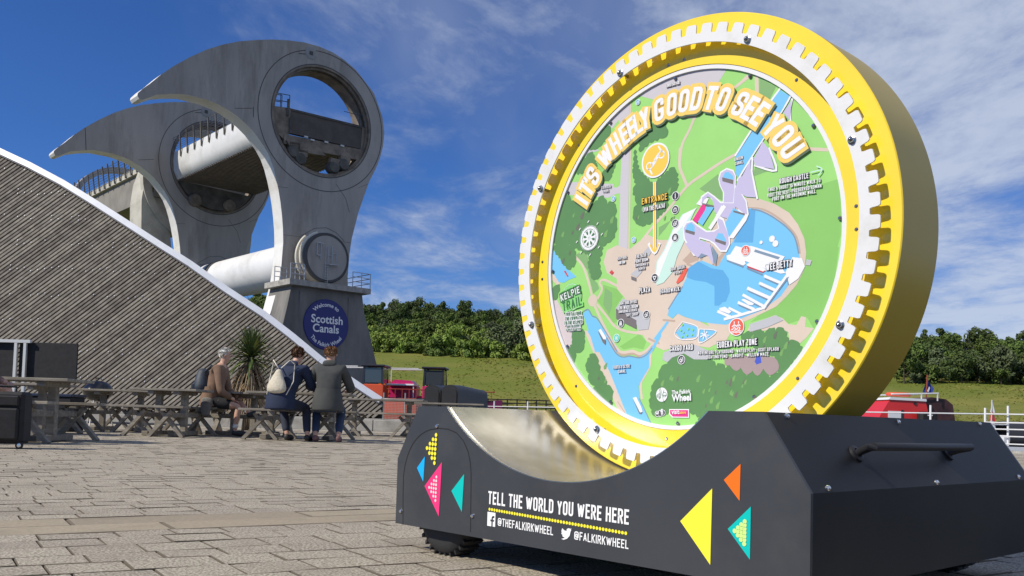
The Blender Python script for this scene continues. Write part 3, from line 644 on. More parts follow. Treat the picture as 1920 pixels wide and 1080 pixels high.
poly(l,3,[(520,330),(500,520),(440,450)]); poly(l,3,[(250,715),(310,790),(360,970),(180,935),(165,880)]); poly(l,3,[(140,880),(140,1075),(40,1075)]); poly(l,6,[(190,60),(285,0),(325,210),(250,205),(160,150)]); poly(l,6,[(160,140),(200,165),(245,240),(258,340),(240,340),(150,270),(155,200)]); fin(l)
l = lay('printed_lift_canal', 'water')
poly(l,3,[(410,240),(498,295),(425,430),(190,780),(20,1050),(0,1000),(0,860),(150,630),(330,350)]); poly(l,5,[(745,580),(865,585),(745,775),(690,730)]); poly(l,5,[(575,820),(590,765),(630,745),(665,775),(668,835)]); poly(l,5,[(880,900),(905,850),(950,855),(985,920),(985,940)])
poly(l,5,[(950,285),(975,235),(1010,230),(1055,270),(1060,310)]); poly(l,6,[(150,290),(240,345),(115,520),(85,410)]); fin(l)
l = lay('printed_lift_gates', 'greyd')
poly(l,5,[(945,285),(1060,312),(1055,355),(948,325)]); poly(l,5,[(573,812),(670,838),(665,870),(573,842)]); poly(l,5,[(875,905),(985,940),(980,975),(875,935)]); poly(l,5,[(745,545),(860,570),(855,588),(742,562)]); poly(l,6,[(150,310),(240,335),(238,350),(150,325)]); fin(l)
l = lay('printed_magenta_boat', 'magenta'); poly(l,5,[(738,565),(765,560),(782,585),(770,620),(690,750),(645,715)]); fin(l)
l = lay('printed_lift_rods', 'white'); stroke(l,5,[(960,590),(830,790)],.012); stroke(l,6,[(60,290),(0,400)],.010); fin(l)
# badges
bl = lay('printed_badge_ring', 'white')
disc(bl,1230,301,.0545,40,1.0)
for x, y, r in [(1267.4,367.6,.0135),(1267,393.3,.0135),(1267,419,.0135),(1267,445.4,.0135),(1228.5,521,.0138),(1213,590,.0138),(1165,606,.0138),(1278.7,674.6,.0138),(1382,613,.0255),(1399,470,.0155),(1197,192,.0095),(1151,373,.0098),(1189,450,.0098),(1157,634,.0135),(1242,740,.0215),(1106,446.7,.0425)]: disc(bl,x,y,r)
poly(bl,11,[(302,902),(503,902),(503,990),(335,988),(302,955)]); stroke(bl,5,[(262,350),(262,1030)],.0115); stroke(bl,5,[(208,965),(262,1050),(308,965)],.010)
disc(bl,1239,775,.010); disc(bl,1233.5,776,.009); disc(bl,1244.5,774,.009); fin(bl)
l = lay('printed_badge_green', 'limeb'); disc(l,1072.4,557,.0475,40); fin(l)
l = lay('printed_badge_yellow', 'yellow'); disc(l,1230,301,.049,40); stroke(l,5,[(262,345),(262,1020)],.0062); stroke(l,5,[(220,975),(262,1035),(300,970)],.0062); fin(l)
l = lay('printed_badge_dark', 'dark')
for x, y, r in [(1267.4,367.6,.0115),(1267,393.3,.0115),(1267,419,.0115),(1267,445.4,.0115),(1228.5,521,.0118),(1213,590,.0118),(1165,606,.0118),(1278.7,674.6,.0118)]: disc(l,x,y,r)
disc(l,1239,775,.0082); disc(l,1233.5,776,.0072); disc(l,1244.5,774,.0072); fin(l)
l = lay('printed_badge_orange', 'orange'); disc(l,1382,613,.0228); disc(l,1399,470,.0135); fin(l)
l = lay('printed_badge_cyan', 'cyan'); disc(l,1197,192,.0078); disc(l,1151,373,.008); disc(l,1189,450,.008); fin(l)
l = lay('printed_badge_teal', 'teal'); disc(l,1157,634,.0118); fin(l)
l = lay('printed_badge_pink', 'bpink'); poly(l,11,[(310,912),(494,912),(494,980),(340,978),(312,950)]); fin(l)
l = lay('printed_symbols', 'white')
def sym(x, y, s, strokes, w):
    c = MP(x, y)
    for st in strokes: ribbon(l[0], [c+Vector(p)*s for p in st], w, False, mplace, l[1])
sym(1267.4,367.6,.0115,[[(0,-.55),(0,.1)],[(0,.4),(0,.5)]],.003)
sym(1267,393.3,.0115,[[(-.5,-.45),(-.5,.2),(.5,.2),(.5,-.45),(-.5,-.45)],[(0,-.45),(0,.2)],[(-.3,.55),(0,.25),(.3,.55)]],.0016)
for x, y in [(1267,419),(1213,590),(1278.7,674.6)]: sym(x,y,.0115,[[(-.6,.05),(-.4,-.4),(0,-.4),(.15,.05),(-.6,.05)],[(-.5,-.6),(.2,-.6)],[(.25,-.4),(.25,.5),(.55,.5),(.55,-.4)],[(-.3,.25),(-.1,.55)]],.0017)
for x, y in [(1267,445.4),(1165,606)]:
    sym(x,y,.0115,[[(-.3,.45),(-.3,.0)],[(-.4,.05),(-.38,-.6)],[(-.2,.05),(-.22,-.6)],[(.3,.45),(.3,.0)],[(.4,.05),(.36,-.6)],[(.2,.05),(.24,-.6)],[(0,-.6),(0,.6)]],.0019)
sym(1228.5,521,.0115,[[(-.55,.35),(.55,.35),(0,-.6),(-.55,.35)]],.0026)
for x, y, s in [(1382,613,.0228),(1399,470,.0135)]:
    for ox in (-.32, .3): sym(x,y,s,[[(ox,.62),(ox,.5)],[(ox,.36),(ox-.02,-.02)],[(ox-.28,.05),(ox,.3),(ox+.25,.12)],[(ox-.02,0),(ox+.2,-.2),(ox+.1,-.4)],[(ox-.02,0),(ox-.2,-.3),(ox-.35,-.28)]],s*.13)
    for yy in (-.5,-.68): sym(x,y,s,[[(-.7,yy),(-.5,yy-.08),(-.25,yy+.05),(0,yy-.08),(.25,yy+.05),(.5,yy-.08),(.7,yy)]],s*.09)
for x, y in [(1197,192),(1151,373),(1189,450)]: sym(x,y,.008,[[(-.4,-.5),(-.35,.2),(.3,.25),(.3,-.5)],[(0,.3),(.4,.45)],[(-.5,.1),(-.2,.35)]],.0026)
for k in range(4): a_ = k*math.pi/4; sym(1157,634,.010,[[(-math.cos(a_)*.8,-math.sin(a_)*.8),(math.cos(a_)*.8,math.sin(a_)*.8)]],.0013)
# the little lift on the yellow badge
sym(1230,301,.049,[[(.25,.82),(.42,.55),(.55,.48)],[(-.25,-.82),(-.42,-.55),(-.55,-.48)],[(-.3,-.22),(0,0),(.3,.22)],[(-.22,-.35),(.05,-.05)],[(.22,.35),(-.05,.05)]],.0055)
for ox, oy in ((.48,.28),(-.48,-.28)): sym(1230,301,.049,[[(ox+.22*math.cos(a_*math.pi/8), oy+.22*math.sin(a_*math.pi/8)) for a_ in range(17)]],.0042)
fin(l)
l = lay('printed_logo_lines', 'darkg')
c = MP(1242,740)
def arcl(c, r, a0, a1, off=(0,0), n=14): return [c+Vector(off)+Vector((r*math.cos(R_(a0+(a1-a0)*k/n)), r*math.sin(R_(a0+(a1-a0)*k/n)))) for k in range(n+1)]
for r, off, a0, a1 in [(.034,(-.036,.004),-30,35),(.030,(-.036,.002),-32,36),(.034,(.038,-.004),150,215),(.0072,(.0105,0),0,360)]: ribbon(l[0], arcl(c, r, a0, a1, off), .0014, False, mplace, l[1])
for k in range(4): ribbon(l[0], [c+Vector((-.019,-.002-.002*k)), c+Vector((-.006,.006-.005*k))], .0010, False, mplace, l[1])
ribbon(l[0], [c+Vector((.0035,-.002)), c+Vector((.0175,-.002))], .002, False, mplace, l[1])
# compass rose
c = MP(1106,446.7)
for r in (.0405,.030): ribbon(l[0], arcl(c, r, 0, 360, n=32), .0018, False, mplace, l[1])
for k in range(16):
    a_ = math.pi*k/8+.1
    if k % 2: ribbon(l[0], [c+Vector((math.cos(a_), math.sin(a_)))*.012, c+Vector((math.cos(a_), math.sin(a_)))*.022], .0075, False, mplace, l[1])
ribbon(l[0], arcl(c, .0045, 0, 360), .0022, False, mplace, l[1])
disc(l,1072.4,557,.0001); fin(l)
l = lay('printed_compass_star', 'white')
for k in range(8):
    a_ = math.pi*k/4+.1; d = Vector((math.cos(a_), math.sin(a_))); e = Vector((-d.y, d.x)); r1 = .040 if k % 2 == 0 else .046
    l[0].add([mplace(c+q, l[1]) for q in (e*.0042+d*.008, d*r1, -e*.0042+d*.008, d*.003)], [(0,1,2,3)])
for k in range(8):
    a_ = math.pi*k/4+.1; d = Vector((math.cos(a_), math.sin(a_)))*.056; ribbon(l[0], [c+d+Vector((-.002,-.002)), c+d+Vector((.002,.002))], .0035, False, mplace, l[1])
c2 = MP(1072.4,557); ribbon(l[0], arcl(c2, .0435, 0, 360, n=36), .0013, False, mplace, l[1]); fin(l)
# map lettering: dark edge below, light letters above
TX = [('ROUGH CASTLE',(1463,345.5),(1517.5,334.5),10,'white','black'),('TAKE A SHORT 15 MINUTE WALK TO',(1441,360),(1540,342),7,'white','shade'),('VISIT THE BEST-PRESERVED ROMAN',(1440.5,370.5),(1542,352),7,'white','shade'),('FORT ON THE ANTONINE WALL',(1450,377.5),(1531,362.5),7,'white','shade'),
 ('ENTRANCE',(1205,384.5),(1252.5,374.5),12,'yellow','black'),('(VIA THE PLAZA)',(1207.5,398),(1248.5,389.5),8.5,'white','greyd'),('UNION',(1379,303),(1395,298.5),6,'white','greyd'),('CANAL',(1380,311),(1395,307),6,'white','greyd'),
 ('PLAZA',(1200,550.5),(1221,547.5),10,'white','black'),('BOARDWALK',(1239,551),(1276,545.5),8,'white','black'),('CARGO YARD',(1257.5,659),(1301,656),10.5,'white','black'),('EUREKA PLAY ZONE',(1346,653),(1421,646.5),12,'white','black'),
 ('ADVENTURE PLAYGROUND * WATER PLAY * SCOT SPLASH',(1311,665),(1462,657.5),6.5,'white','greyd'),('BOATING POND * SANDPIT * WILLOW MAZE',(1327,673),(1443,667),6.5,'white','greyd'),('WEE JETTY',(1438,508.5),(1487.5,499),13,'white','black'),
 ('FORTH & CLYDE',(1151.5,692),(1183,689),6,'white','bank'),('CANAL',(1161,700),(1175,698.5),6,'white','bank'),('THE BLUE',(1193,485),(1214,481),6.5,'white','greyd'),('PRINT ROOM',(1192,494),(1217,489.5),6.5,'white','greyd'),('CONFERENCE &',(1192,501),(1217,497),5,'white','greyd'),('EVENTS',(1198,507.5),(1211,505),5,'white','greyd'),
 ('BOAT QUEUE',(1259,508.5),(1286,503),6,'white','greyd'),('POINT',(1266,515),(1281,511.5),5,'white','greyd'),('BOAT HIRE OFFICE',(1164,572),(1196,568),6,'white','greyd'),('THE WHEEL ROOM',(1162,581),(1198,577),6.5,'white','greyd'),('CONFERENCE & EVENTS',(1162,587.5),(1196,583.5),5,'white','greyd'),('GIFT SHOP',(1177,594),(1199,591),6,'white','greyd'),
 ('COACH',(1129,355),(1147,352),5,'white','greyd'),('PARK',(1132,362),(1143,360),4.5,'white','greyd'),('BUS PARK',(1159,488),(1177,485),5,'white','greyd'),('AND TURN',(1162,496),(1174,494),5,'white','greyd'),('LOWER CAR PARK',(1251,165),(1276,158),5.5,'white','greyd'),
 ('TRAIL',(1057.5,584),(1093,571.5),17,'darkg','limeb'),('KELPIE',(1054,566),(1090,549),13,'white','darkg'),('#WHEELIEKELPIES'.replace('#',''),(1051,556),(1086,540),6,'darkg','limeb'),('TROT ALONG',(1062.5,593),(1092,590),6.5,'darkg','white'),('THE TOWPATH',(1061.5,601.5),(1093,598.5),6.5,'darkg','white'),('TO THE KELPIES',(1060,609.5),(1094,606.5),6.5,'darkg','white'),('JUST A SHORT',(1064.5,615),(1091,612.5),4.5,'darkg','white'),('4 MILE CANTER',(1063,621),(1091,619),4.5,'darkg','white')]
groups = {}
for s_, a_, b_, h_, c1, c2_ in TX: groups.setdefault((c1, c2_), []).append((s_, a_, b_, h_))
lettr = []; LV[0] += .0001
for (c1, c2_), items in groups.items():
    LV[0] += .0001; l = lay('lettering_edge', c2_)
    for s_, a_, b_, h_ in items: between(l[0], s_, a_, b_, h_, .155, .42, MP, mplace, grow=.17 if c2_ in ('black','greyd','shade','bank') else .4, dz=l[1], wordgap=.22)
    fin(l)
    lettr.append((c1, items))
LV[0] += .0001
for c1, items in lettr:
    LV[0] += .0001; l = lay('lettering', c1)
    for s_, a_, b_, h_ in items: between(l[0], s_, a_, b_, h_, .155, .42, MP, mplace, dz=l[1], wordgap=.22)
    fin(l)
l = lay('printed_arrow', 'mint'); stroke(l,3,[(700,1000),(800,975)],.003); stroke(l,3,[(755,945),(803,973),(770,1025)],.003); fin(l)
def font_between(Lr, s, a_, b_, bold=.02, gap=0):
    vs, fs = font_mesh(s, 1, bold); x0 = min(v.x for v in vs); x1 = max(v.x for v in vs); A_ = MP(*a_); B_ = MP(*b_); k = (B_-A_).length/(x1-x0); d = (B_-A_).normalized(); e = Vector((-d.y, d.x))
    Lr[0].add([mplace(A_+d*(v.x-x0)*k+e*v.y*k*1.1, Lr[1]) for v in vs], fs)
l = lay('lettering', 'white'); font_between(l, 'The Falkirk', (1262,739.5), (1297.5,737), .025); font_between(l, 'Wheel', (1262,752.5), (1298,750.5), .03); font_between(l, 'visit', (1261.5,776.5), (1276,776), .02); font_between(l,'wi',(1231.5,777.5),(1238,777),.03)
font_between(l, 'fi', (1241,777.5), (1246,777), .03); fin(l)
l = lay('lettering', 'yellow'); font_between(l, 'falkirk', (1276,776), (1289,775.6), .02); fin(l)
# headline round the top of the map, raised letters on a yellow outline
HL = [("IT'S", [152.1,146.9,0,140.9]), ('WHEELY', [131.0,124.2,118.6,114.4,110.9,107.2]), ('GOOD', [99.7,93.4,87.5,81.6]), ('TO', [74.9,69.0]), ('SEE', [60.7,55.7,50.7]), ('YOU', [42.9,36.8,30.6])]
PC['cream'] = (252,214,104); PC['hshadow'] = (84,104,76)
HS = lay('headline_shadow', 'hshadow'); ol = lay('headline_outline', 'cream'); ho = lay('headline', 'white'); h_ = .070; zb_ = LV[0]+.0002
for wd, angs in HL:
    for ch, an in zip(wd, angs):
        if ch == "'": an = 144.4
        st, tot = text_strokes(ch, h_, .0125, .037)
        d = Vector((math.sin(R_(an)), -math.cos(R_(an)))); e = Vector((math.cos(R_(an)), math.sin(R_(an)))); c = e*.446; e2 = (e+d*.10).normalized()
        for si, (cl, pts, _) in enumerate(st):
            q = [c+d*(p.x-tot/2)+e2*(p.y-h_/2) for p in pts]; ub = .00005*(ord(ch) % 5)+.00001*si
            ribbon(HS[0], [p+Vector((.0045,-.0065)) for p in q], .0125+.021, cl, mplace, zb_+ub, cap=.7)
            ribbon(ol[0], q, .0125+.022, cl, mplace, zb_+.0004+ub, cap=.7)
            ribbon(ho[0], q, .0125, cl, mplace, zb_+.0009+.00003*si)
fin(HS); fin(ol); fin(ho); flush_print()
bd = MB(); bd.prism([[((RP-.001)*math.cos(k*math.pi/60), (RP-.001)*math.sin(k*math.pi/60)) for k in range(120)], [(.5315*math.cos(-k*math.pi/60), .5315*math.sin(-k*math.pi/60)) for k in range(120)]], MC, U, ZV, -ND, .0003, zb_+.0012, faces='b')
bd.build('map_border', mat('border_white', (.76,.76,.75), rough=.3), mpn)
# ================================================================== plaza
D1 = Vector((math.cos(R_(32.4)), math.sin(R_(32.4)), 0)); D2 = Vector((-D1.y, D1.x, 0)); S0 = ground(380, 990)
m_sub = mat('joint_sand', (.055, .043, .03), rough=.95, var=.3, vscale=12)
m_pav = mat('concrete_paver', (.52, .465, .37), rough=.9, col2=(.20, .17, .125), vscale=120, detail=4, cmin=.42, cmax=.58, bump=.35, bscale=220, rand=.07, dirt=(.25,.215,.165), dscale=2.2)
m_kerb = mat('worn_channel_stone', (.36, .30, .215), rough=.92, col2=(.28,.235,.165), vscale=60, bump=.2, bscale=120, rand=.10, dirt=(.22,.185,.13), dscale=4)
m_far = mat('far_paving', (.40, .36, .29), rough=.92, col2=(.33,.295,.24), vscale=9, bump=.1, bscale=60, dirt=(.25,.22,.17), dscale=1.3)
# edge of the plaza against the basin
def edgey(x): return 36 - (x+5)*(16/15.35)
EDGE = [Vector((-5, 36, 0)), Vector((10.35, 19.8, 0)), Vector((20, 9.5, 0)), Vector((30, -5, 0))]
mb = MB(); mb.prism([(-60,-20),(31,-20),(31,-6),(20.1,9.4),(10.4,19.7),(-4.9,36.1),(-60,36.1)][::-1], (0,0,0), Vector((1,0,0)), Vector((0,1,0)), ZV, -.009, -1.4)
plaza = structure(mb.build('plaza', m_sub))
fwd_lim = 22
def chk(p):       # is a paver at p in view and on the plaza
    d = p-EYE; y = d.dot(cF)
    if y < 1.6 or d.y > fwd_lim: return False
    sx = 960+FPX*d.dot(cR)/y; sy = PPY-FPX*d.dot(cU)/y
    return -160 < sx < 2080 and sy < 1250 and p.y < edgey(p.x)-.4
pav = []; rp = random.Random(3); v = -9.0
STRIP = (0, .45)
rows = []
v = 0.0
while v > -6:
    w_ = rp.choice((.15,.165,.18)); rows.append((v-w_, w_)); v -= w_
v = .45
while v < 26:
    w_ = rp.choice((.15,.165,.18)); rows.append((v, w_)); v += w_
for v, w_ in rows:
    u_ = -16+rp.random()*.3
    while u_ < 24:
        L_ = rp.choice((.18,.2,.2,.24)); c = S0+D1*(u_+L_/2)+D2*(v+w_/2); c.z = 0
        if chk(c): pav.append((c, L_, w_))
        u_ += L_
def paver_mb(mb, c, L_, w_, h=.06, b=.002, gap=.0028):
    X = L_/2-gap; Y = w_/2-gap; z0 = -.012; tz = rp.uniform(-.0012,.0012); tx = rp.uniform(-.0015,.0015); ty = rp.uniform(-.0015,.0015)
    q = []
    for (ex, ez) in ((0, z0), (0, -b*.8), (b, 0)):
        for sx, sy in ((-1,-1),(1,-1),(1,1),(-1,1)):
            x = sx*(X-ex); y = sy*(Y-ex); q.append(c+D1*x+D2*y+ZV*(ez+(tz+tx*sx+ty*sy if ez > z0 else 0)))
    mb.add(q, [(0,1,5,4),(1,2,6,5),(2,3,7,6),(3,0,4,7),(4,5,9,8),(5,6,10,9),(6,7,11,10),(7,4,8,11),(8,9,10,11)])
m_side = mat('joint_stained_sides', (.13,.108,.08), rough=.95)
def sidemat(o):
    o.data.materials.append(m_side); n = len(o.data.polygons); o.data.polygons.foreach_set('material_index', [0 if i % 9 == 8 else 1 for i in range(n)])
pav.sort(key=lambda t: t[0].length)
for c, L_, w_ in pav[:290]:
    mb = MB(); paver_mb(mb, c, L_, w_); o = mb.build('paver', m_pav, plaza, org=None); sidemat(o)
mb = MB()
for c, L_, w_ in pav[290:]: paver_mb(mb, c, L_, w_)
m_pav2 = mat('concrete_paver_field', (.51, .455, .365), rough=.9, col2=(.21, .18, .13), vscale=110, detail=4, cmin=.42, cmax=.58, bump=.3, bscale=200, dirt=(.24,.21,.16), dscale=1.7)
o = mb.build('paver_field', m_pav2, plaza); o['kind'] = 'stuff'; sidemat(o)
# two rows of channel stones
for row, (v, w_) in enumerate([(0,.225),(.225,.225)]):
    u_ = -8+.4*row; 
    while u_ < 14:
        L_ = rp.choice((.8,.9,1.0)); c = S0+D1*(u_+L_/2)+D2*(v+w_/2); c.z = .0005
        if chk(c): mb = MB(); paver_mb(mb, c, L_, w_, b=.007); sidemat(mb.build('channel_stone', m_kerb, plaza))
        u_ += L_
mb = MB(); mb.prism([(-60, fwd_lim-.6), (24, fwd_lim-.6), (24, 6), (20, 9.6),(10.35,19.75),(-4.95,36.05),(-60,36.05)][::-1] if False else [(-60,21.4),(8.75,21.4),(-4.95,36.0),(-60,36.0)][::-1], (0,0,0), Vector((1,0,0)), Vector((0,1,0)), ZV, -.004, -.010)
mb.build('far_paving', m_far, plaza)
m_conc = mat('weathered_concrete', (.36,.345,.31), rough=.9, var=.16, vscale=2.5, bump=.25, bscale=30, dirt=(.17,.16,.14), dscale=2)
kb = MB(); e0, e1 = EDGE[0], EDGE[1]
kb.bar(e0-Vector((0,0,.25)), e1-Vector((0,0,.25)), .5, .6); kb.bar(e1-Vector((0,0,.25)), EDGE[2]-Vector((0,0,.25)), .5, .6)
structure(kb.build('basin_coping', m_conc))
# ================================================================== water, far bank and hill
m_water = mat('basin_water', (.022,.03,.028), rough=.08, spec=.6, bump=.10, bscale=2.2, stretch=(1,1,1))
structure(MB().add([(-300,-40,-.62),(400,-40,-.62),(400,400,-.62),(-300,400,-.62)], [(0,1,2,3)]).build('water', m_water))
def hz(x, y):
    # far bank rises behind the basin, a little further off on the right
    y0 = 88; t = max(0, y-y0)
    top = 12.5 - 1.2*math.tanh(x/60)
    z = -.5 + 1.6*min(1, t/3) + top*(1-math.exp(-(t/62)**1.6))
    z += (8.6-1.6*math.tanh(x/40))*(1/(1+math.exp(-(y-190)/14))) - .3
    z += .5*math.sin(x*.07+1)*min(1, t/40)+.35*math.sin(x*.19+y*.05)*min(1,t/40)
    return z
vs = []; fs = []; nx, ny = 120, 60
for j in range(ny+1):
    y = 85+ (j/ny)**1.5*760
    for i in range(nx+1):
        x = -420+i*840/nx*(1) ; x = x*(1+ (y-85)/500); vs.append((x, y, hz(x, y) if y > 85.5 else -1.2))
for j in range(ny):
    for i in range(nx): k = j*(nx+1)+i; fs.append((k,k+1,k+nx+2,k+nx+1))
m_grass = mat('hill_grass', (.13,.155,.022), rough=.95, col2=(.20,.19,.045), vscale=.06, detail=10, cmin=.4, cmax=.62, bump=.3, bscale=2.5, dirt=(.10,.13,.022), dscale=.22, spec=.2)
m_leafbase = mat('under_growth', (.035,.055,.016), rough=1, var=.5, vscale=.5, spec=.1)
hill = structure(MB().add(vs, fs).build('grass_hill', m_grass, smooth=True))
# meadow tufts: long seed-heads and rank grass
rg = random.Random(11); mb = MB()
for i in range(26000):
    y = 89+rg.random()**1.3*80; x = rg.uniform(-.62, .64)*y
    if -.62*y < x < -.27*y: continue
    z = hz(x, y)-.05; h = rg.uniform(.08,.24); a = rg.random()*math.pi; w_ = rg.uniform(.15,.4); dx_, dy_ = math.cos(a)*w_, math.sin(a)*w_*.5
    l_ = rg.uniform(-.2,.2); mb.add([(x-dx_,y-dy_,z),(x+dx_,y+dy_,z),(x+l_,y,z+h)], [(0,1,2)])
mb.build('meadow_grass', mat('meadow_blades', (.13,.155,.022), rough=.9, col2=(.20,.19,.045), vscale=.12, cmin=.42, cmax=.6, spec=.2), None, kind='stuff')
# ------------------------------------------------------------------ trees
m_bark = mat('bark', (.09,.07,.05), rough=.95, var=.3)
def leafmat(n, c1, c2): return mat(n, c1, rough=.75, col2=c2, vscale=.7, cmin=.35, cmax=.65, spec=.25, rand=.22)
LM = [leafmat('leaves_deep', (.050,.080,.022), (.090,.125,.034)), leafmat('leaves_mid', (.065,.110,.022), (.12,.17,.038)), leafmat('leaves_bright', (.15,.235,.035), (.24,.31,.07)), leafmat('leaves_grey', (.075,.10,.045), (.12,.15,.07))]
def make_crown(rnd, R=3.2, H=5.5, n=1500, leaf=.36, lobes=9, z0=1.0, conic=0):
    blobs = []
    for i in range(lobes):
        f = rnd.random(); a = rnd.random()*2*math.pi; r = R*.62*math.sqrt(rnd.random())*(1-conic*f)
        blobs.append((Vector((r*math.cos(a), r*math.sin(a), z0+H*(.18+.68*f))), R*rnd.uniform(.34,.58)*(1-.35*f)))
    vs = []; fs = []
    for i in range(n):
        c, r = rnd.choice(blobs); d = Vector((rnd.gauss(0,1), rnd.gauss(0,1), rnd.gauss(0,1))).normalized()
        p = c+d*r*(rnd.uniform(.72,1.08) if rnd.random() < .8 else rnd.uniform(.2,.8)); 
        if p.z < z0*.3: continue
        nrm = (d+Vector((rnd.uniform(-.7,.7), rnd.uniform(-.7,.7), rnd.uniform(-.3,.9)))).normalized()
        u_ = nrm.orthogonal().normalized(); u_.rotate(Quaternion(nrm, rnd.random()*6.28)); w_ = nrm.cross(u_); s = leaf*rnd.uniform(.5,1.2)
        k = len(vs); vs += [p-u_*s, p+w_*s*.55, p+u_*s, p-w_*s*.5+nrm*s*.3]; fs.append((k,k+1,k+2,k+3))
    me = bpy.data.meshes.new('crown'); me.from_pydata(vs, [], fs); return me
def make_trunk(rnd, H, r):
    mb = MB(); mb.tube([(0,0,-.6),(rnd.uniform(-.1,.1),0,H*.35),(rnd.uniform(-.2,.2),rnd.uniform(-.2,.2),H*.8)], [r, r*.7, r*.25], 7)
    for k in range(6):
        a = rnd.random()*6.28; z = H*rnd.uniform(.25,.6); L_ = H*rnd.uniform(.25,.4)
        mb.tube([(0,0,z),(math.cos(a)*L_*.6,math.sin(a)*L_*.6,z+L_*.5),(math.cos(a)*L_,math.sin(a)*L_,z+L_)], [r*.4,r*.25,r*.08], 5)
    me = bpy.data.meshes.new('trunk'); me.from_pydata(mb.v, [], mb.f); me.materials.append(m_bark); return me
rt = random.Random(5); SP = {}
specs = {'round':dict(R=3.3,H=6,n=1500,lobes=10,z0=1.2),'tall':dict(R=2.4,H=8.5,n=1500,lobes=11,z0=1.5,conic=.4),'shrub':dict(R=2.6,H=3.0,n=1100,lobes=7,z0=.2,leaf=.34),'open':dict(R=3.0,H=7,n=800,lobes=8,z0=2.2,leaf=.38)}
for kind, sp_ in specs.items():
    SP[kind] = []
    for v_ in range(3):
        me = make_crown(rt, **sp_); tr_ = make_trunk(rt, sp_['H'], .22 if kind != 'shrub' else .1)
        SP[kind].append([(mm, tr_) for mm in [me.copy() for _ in LM]])
        for q in range(len(LM)): SP[kind][v_][q][0].materials.append(LM[q])
LAB = {'round':'round-crowned broadleaf tree in the wood on the far hill','tall':'tall narrow tree standing up in the far woodland','shrub':'low bushy shrub along the edge of the far meadow','open':'thin airy tree on the skyline of the far hill'}
def plant(kind, x, y, s, tone, sz=1.0):
    me, trk = rt.choice(SP[kind])[tone]
    t = bpy.data.objects.new('woodland_'+('shrub' if kind == 'shrub' else 'tree'), None); COL.objects.link(t)
    t.location = (x, y, hz(x, y)-.15); t.rotation_euler = (0,0,rt.random()*6.28); t.scale = (s, s, s*sz)
    tn = ('dark green','mid-green','yellow-green','grey-green')[tone]; side_ = 'left of the map wheel' if x < -2 else ('behind the map wheel' if x < .42*y else 'at the far right')
    row_ = 'on the meadow edge' if y < 182 else ('half way into the wood' if y < 204 else 'on the skyline')
    t['label'] = '%s %s %s, %s' % (tn, {'round':'round-crowned tree','tall':'tall narrow tree','shrub':'bushy shrub','open':'thin airy tree'}[kind], row_, side_); t['category'] = 'shrub' if kind == 'shrub' else 'tree'; t['group'] = {'round':'broadleaf trees on the far hill','tall':'tall trees on the far hill','shrub':'shrubs below the far wood','open':'airy skyline trees'}[kind]
    for nm, m in (('crown', me), ('trunk', trk)): o = bpy.data.objects.new(nm, m); COL.objects.link(o); o.parent = t
def span(x0, x1, n, D, dj, kinds, tones, s0, s1):
    for i in range(n):
        x = x0+(x1-x0)*(i+rt.uniform(.1,.9))/n; d = D+rt.uniform(-dj, dj); plant(rt.choice(kinds), gx(x, d), d, rt.uniform(s0, s1), rt.choice(tones), rt.uniform(.85,1.2))
def slant(x0, x1, n, D0, D1, dj, kinds, tones, s0, s1):
    for i in range(n):
        t = (i+rt.uniform(.1,.9))/n; d = D0+(D1-D0)*t+rt.uniform(-dj, dj); plant(rt.choice(kinds), gx(x0+(x1-x0)*t, d), d, rt.uniform(s0, s1), rt.choice(tones), rt.uniform(.85,1.2))
slant(655,1015,26,171,150,2.5,['shrub'],[2,1,2],.55,.95)
slant(655,940,26,177,160,3,['shrub'],[2,2,1],.6,1.0)
slant(655,950,24,184,170,4,['shrub','shrub','round'],[2,2,1,3],.55,.85)
slant(655,930,20,191,180,4,['shrub','shrub'],[2,1,2],.6,.95)
slant(890,1015,16,164,156,5,['round','shrub'],[1,0,3],.6,.95)
slant(640,1015,32,197,186,4,['round','shrub','round'],[0,1,1,3],.5,.75)
slant(640,1015,34,205,196,5,['round','round','tall'],[0,0,1],.5,.7)
slant(640,1015,32,214,208,5,['round','open','round'],[0,1,3],.5,.8)
slant(640,1015,28,226,222,6,['round','open'],[0,0],.6,.85)
span(470,640,14,205,10,['round','tall'],[0,1],.8,1.1)
# right field
span(1690,1960,20,148,3,['shrub','round'],[1,0,3],.5,.85)
span(1690,1960,20,155,4,['round','shrub'],[1,0,1],.6,.85)
span(1690,1960,18,164,4,['round'],[0,0,1],.6,.85)
span(1690,1960,18,176,5,['round','shrub'],[0,1,1],.6,.85)
span(1690,1960,16,190,5,['round','tall'],[0,0,1],.55,.75)
plant('tall', gx(1768,182), 182, .85, 0); plant('round', gx(1779,183), 183, .95, 1); plant('round', gx(1836,185), 185, 1.05, 0); plant('tall', gx(1915,186), 186, .8, 0)
span(1010,1690,18,196,14,['round','shrub'],[0,1],.8,1.2)
# ================================================================== timber-clad hall roof on the left
BD = 24.5; tilt = R_(14)
BP = Vector((0, BD, .34)); bn = Vector((0, -math.cos(tilt), math.sin(tilt))); bu = Vector((1,0,0)); bv = Vector((0, math.sin(tilt), math.cos(tilt)))
def BQ(x, y): q = onplane(x, y, BP, bn)-BP; return Vector((q.dot(bu), q.dot(bv)))
hall = thing('timber_hall', 'curved roof of diagonal weathered timber slats with a bright metal verge', 'building', Vector((gx(300,BD), BD, 0)))
arc_px = [(-230,170),(-110,222),(0,282),(60,310),(122,343),(182,380),(244.5,420),(300,456),(360,494),(429,543),(499,589),(552,630),(604,673),(650,705),(690,732),(716,749)]
arc_q = [BQ(*p) for p in arc_px]
def ytop(x):
    for a, b in zip(arc_q, arc_q[1:]):
        if a.x <= x <= b.x: return a.y+(b.y-a.y)*(x-a.x)/(b.x-a.x)
    return arc_q[0].y if x < arc_q[0].x else 0
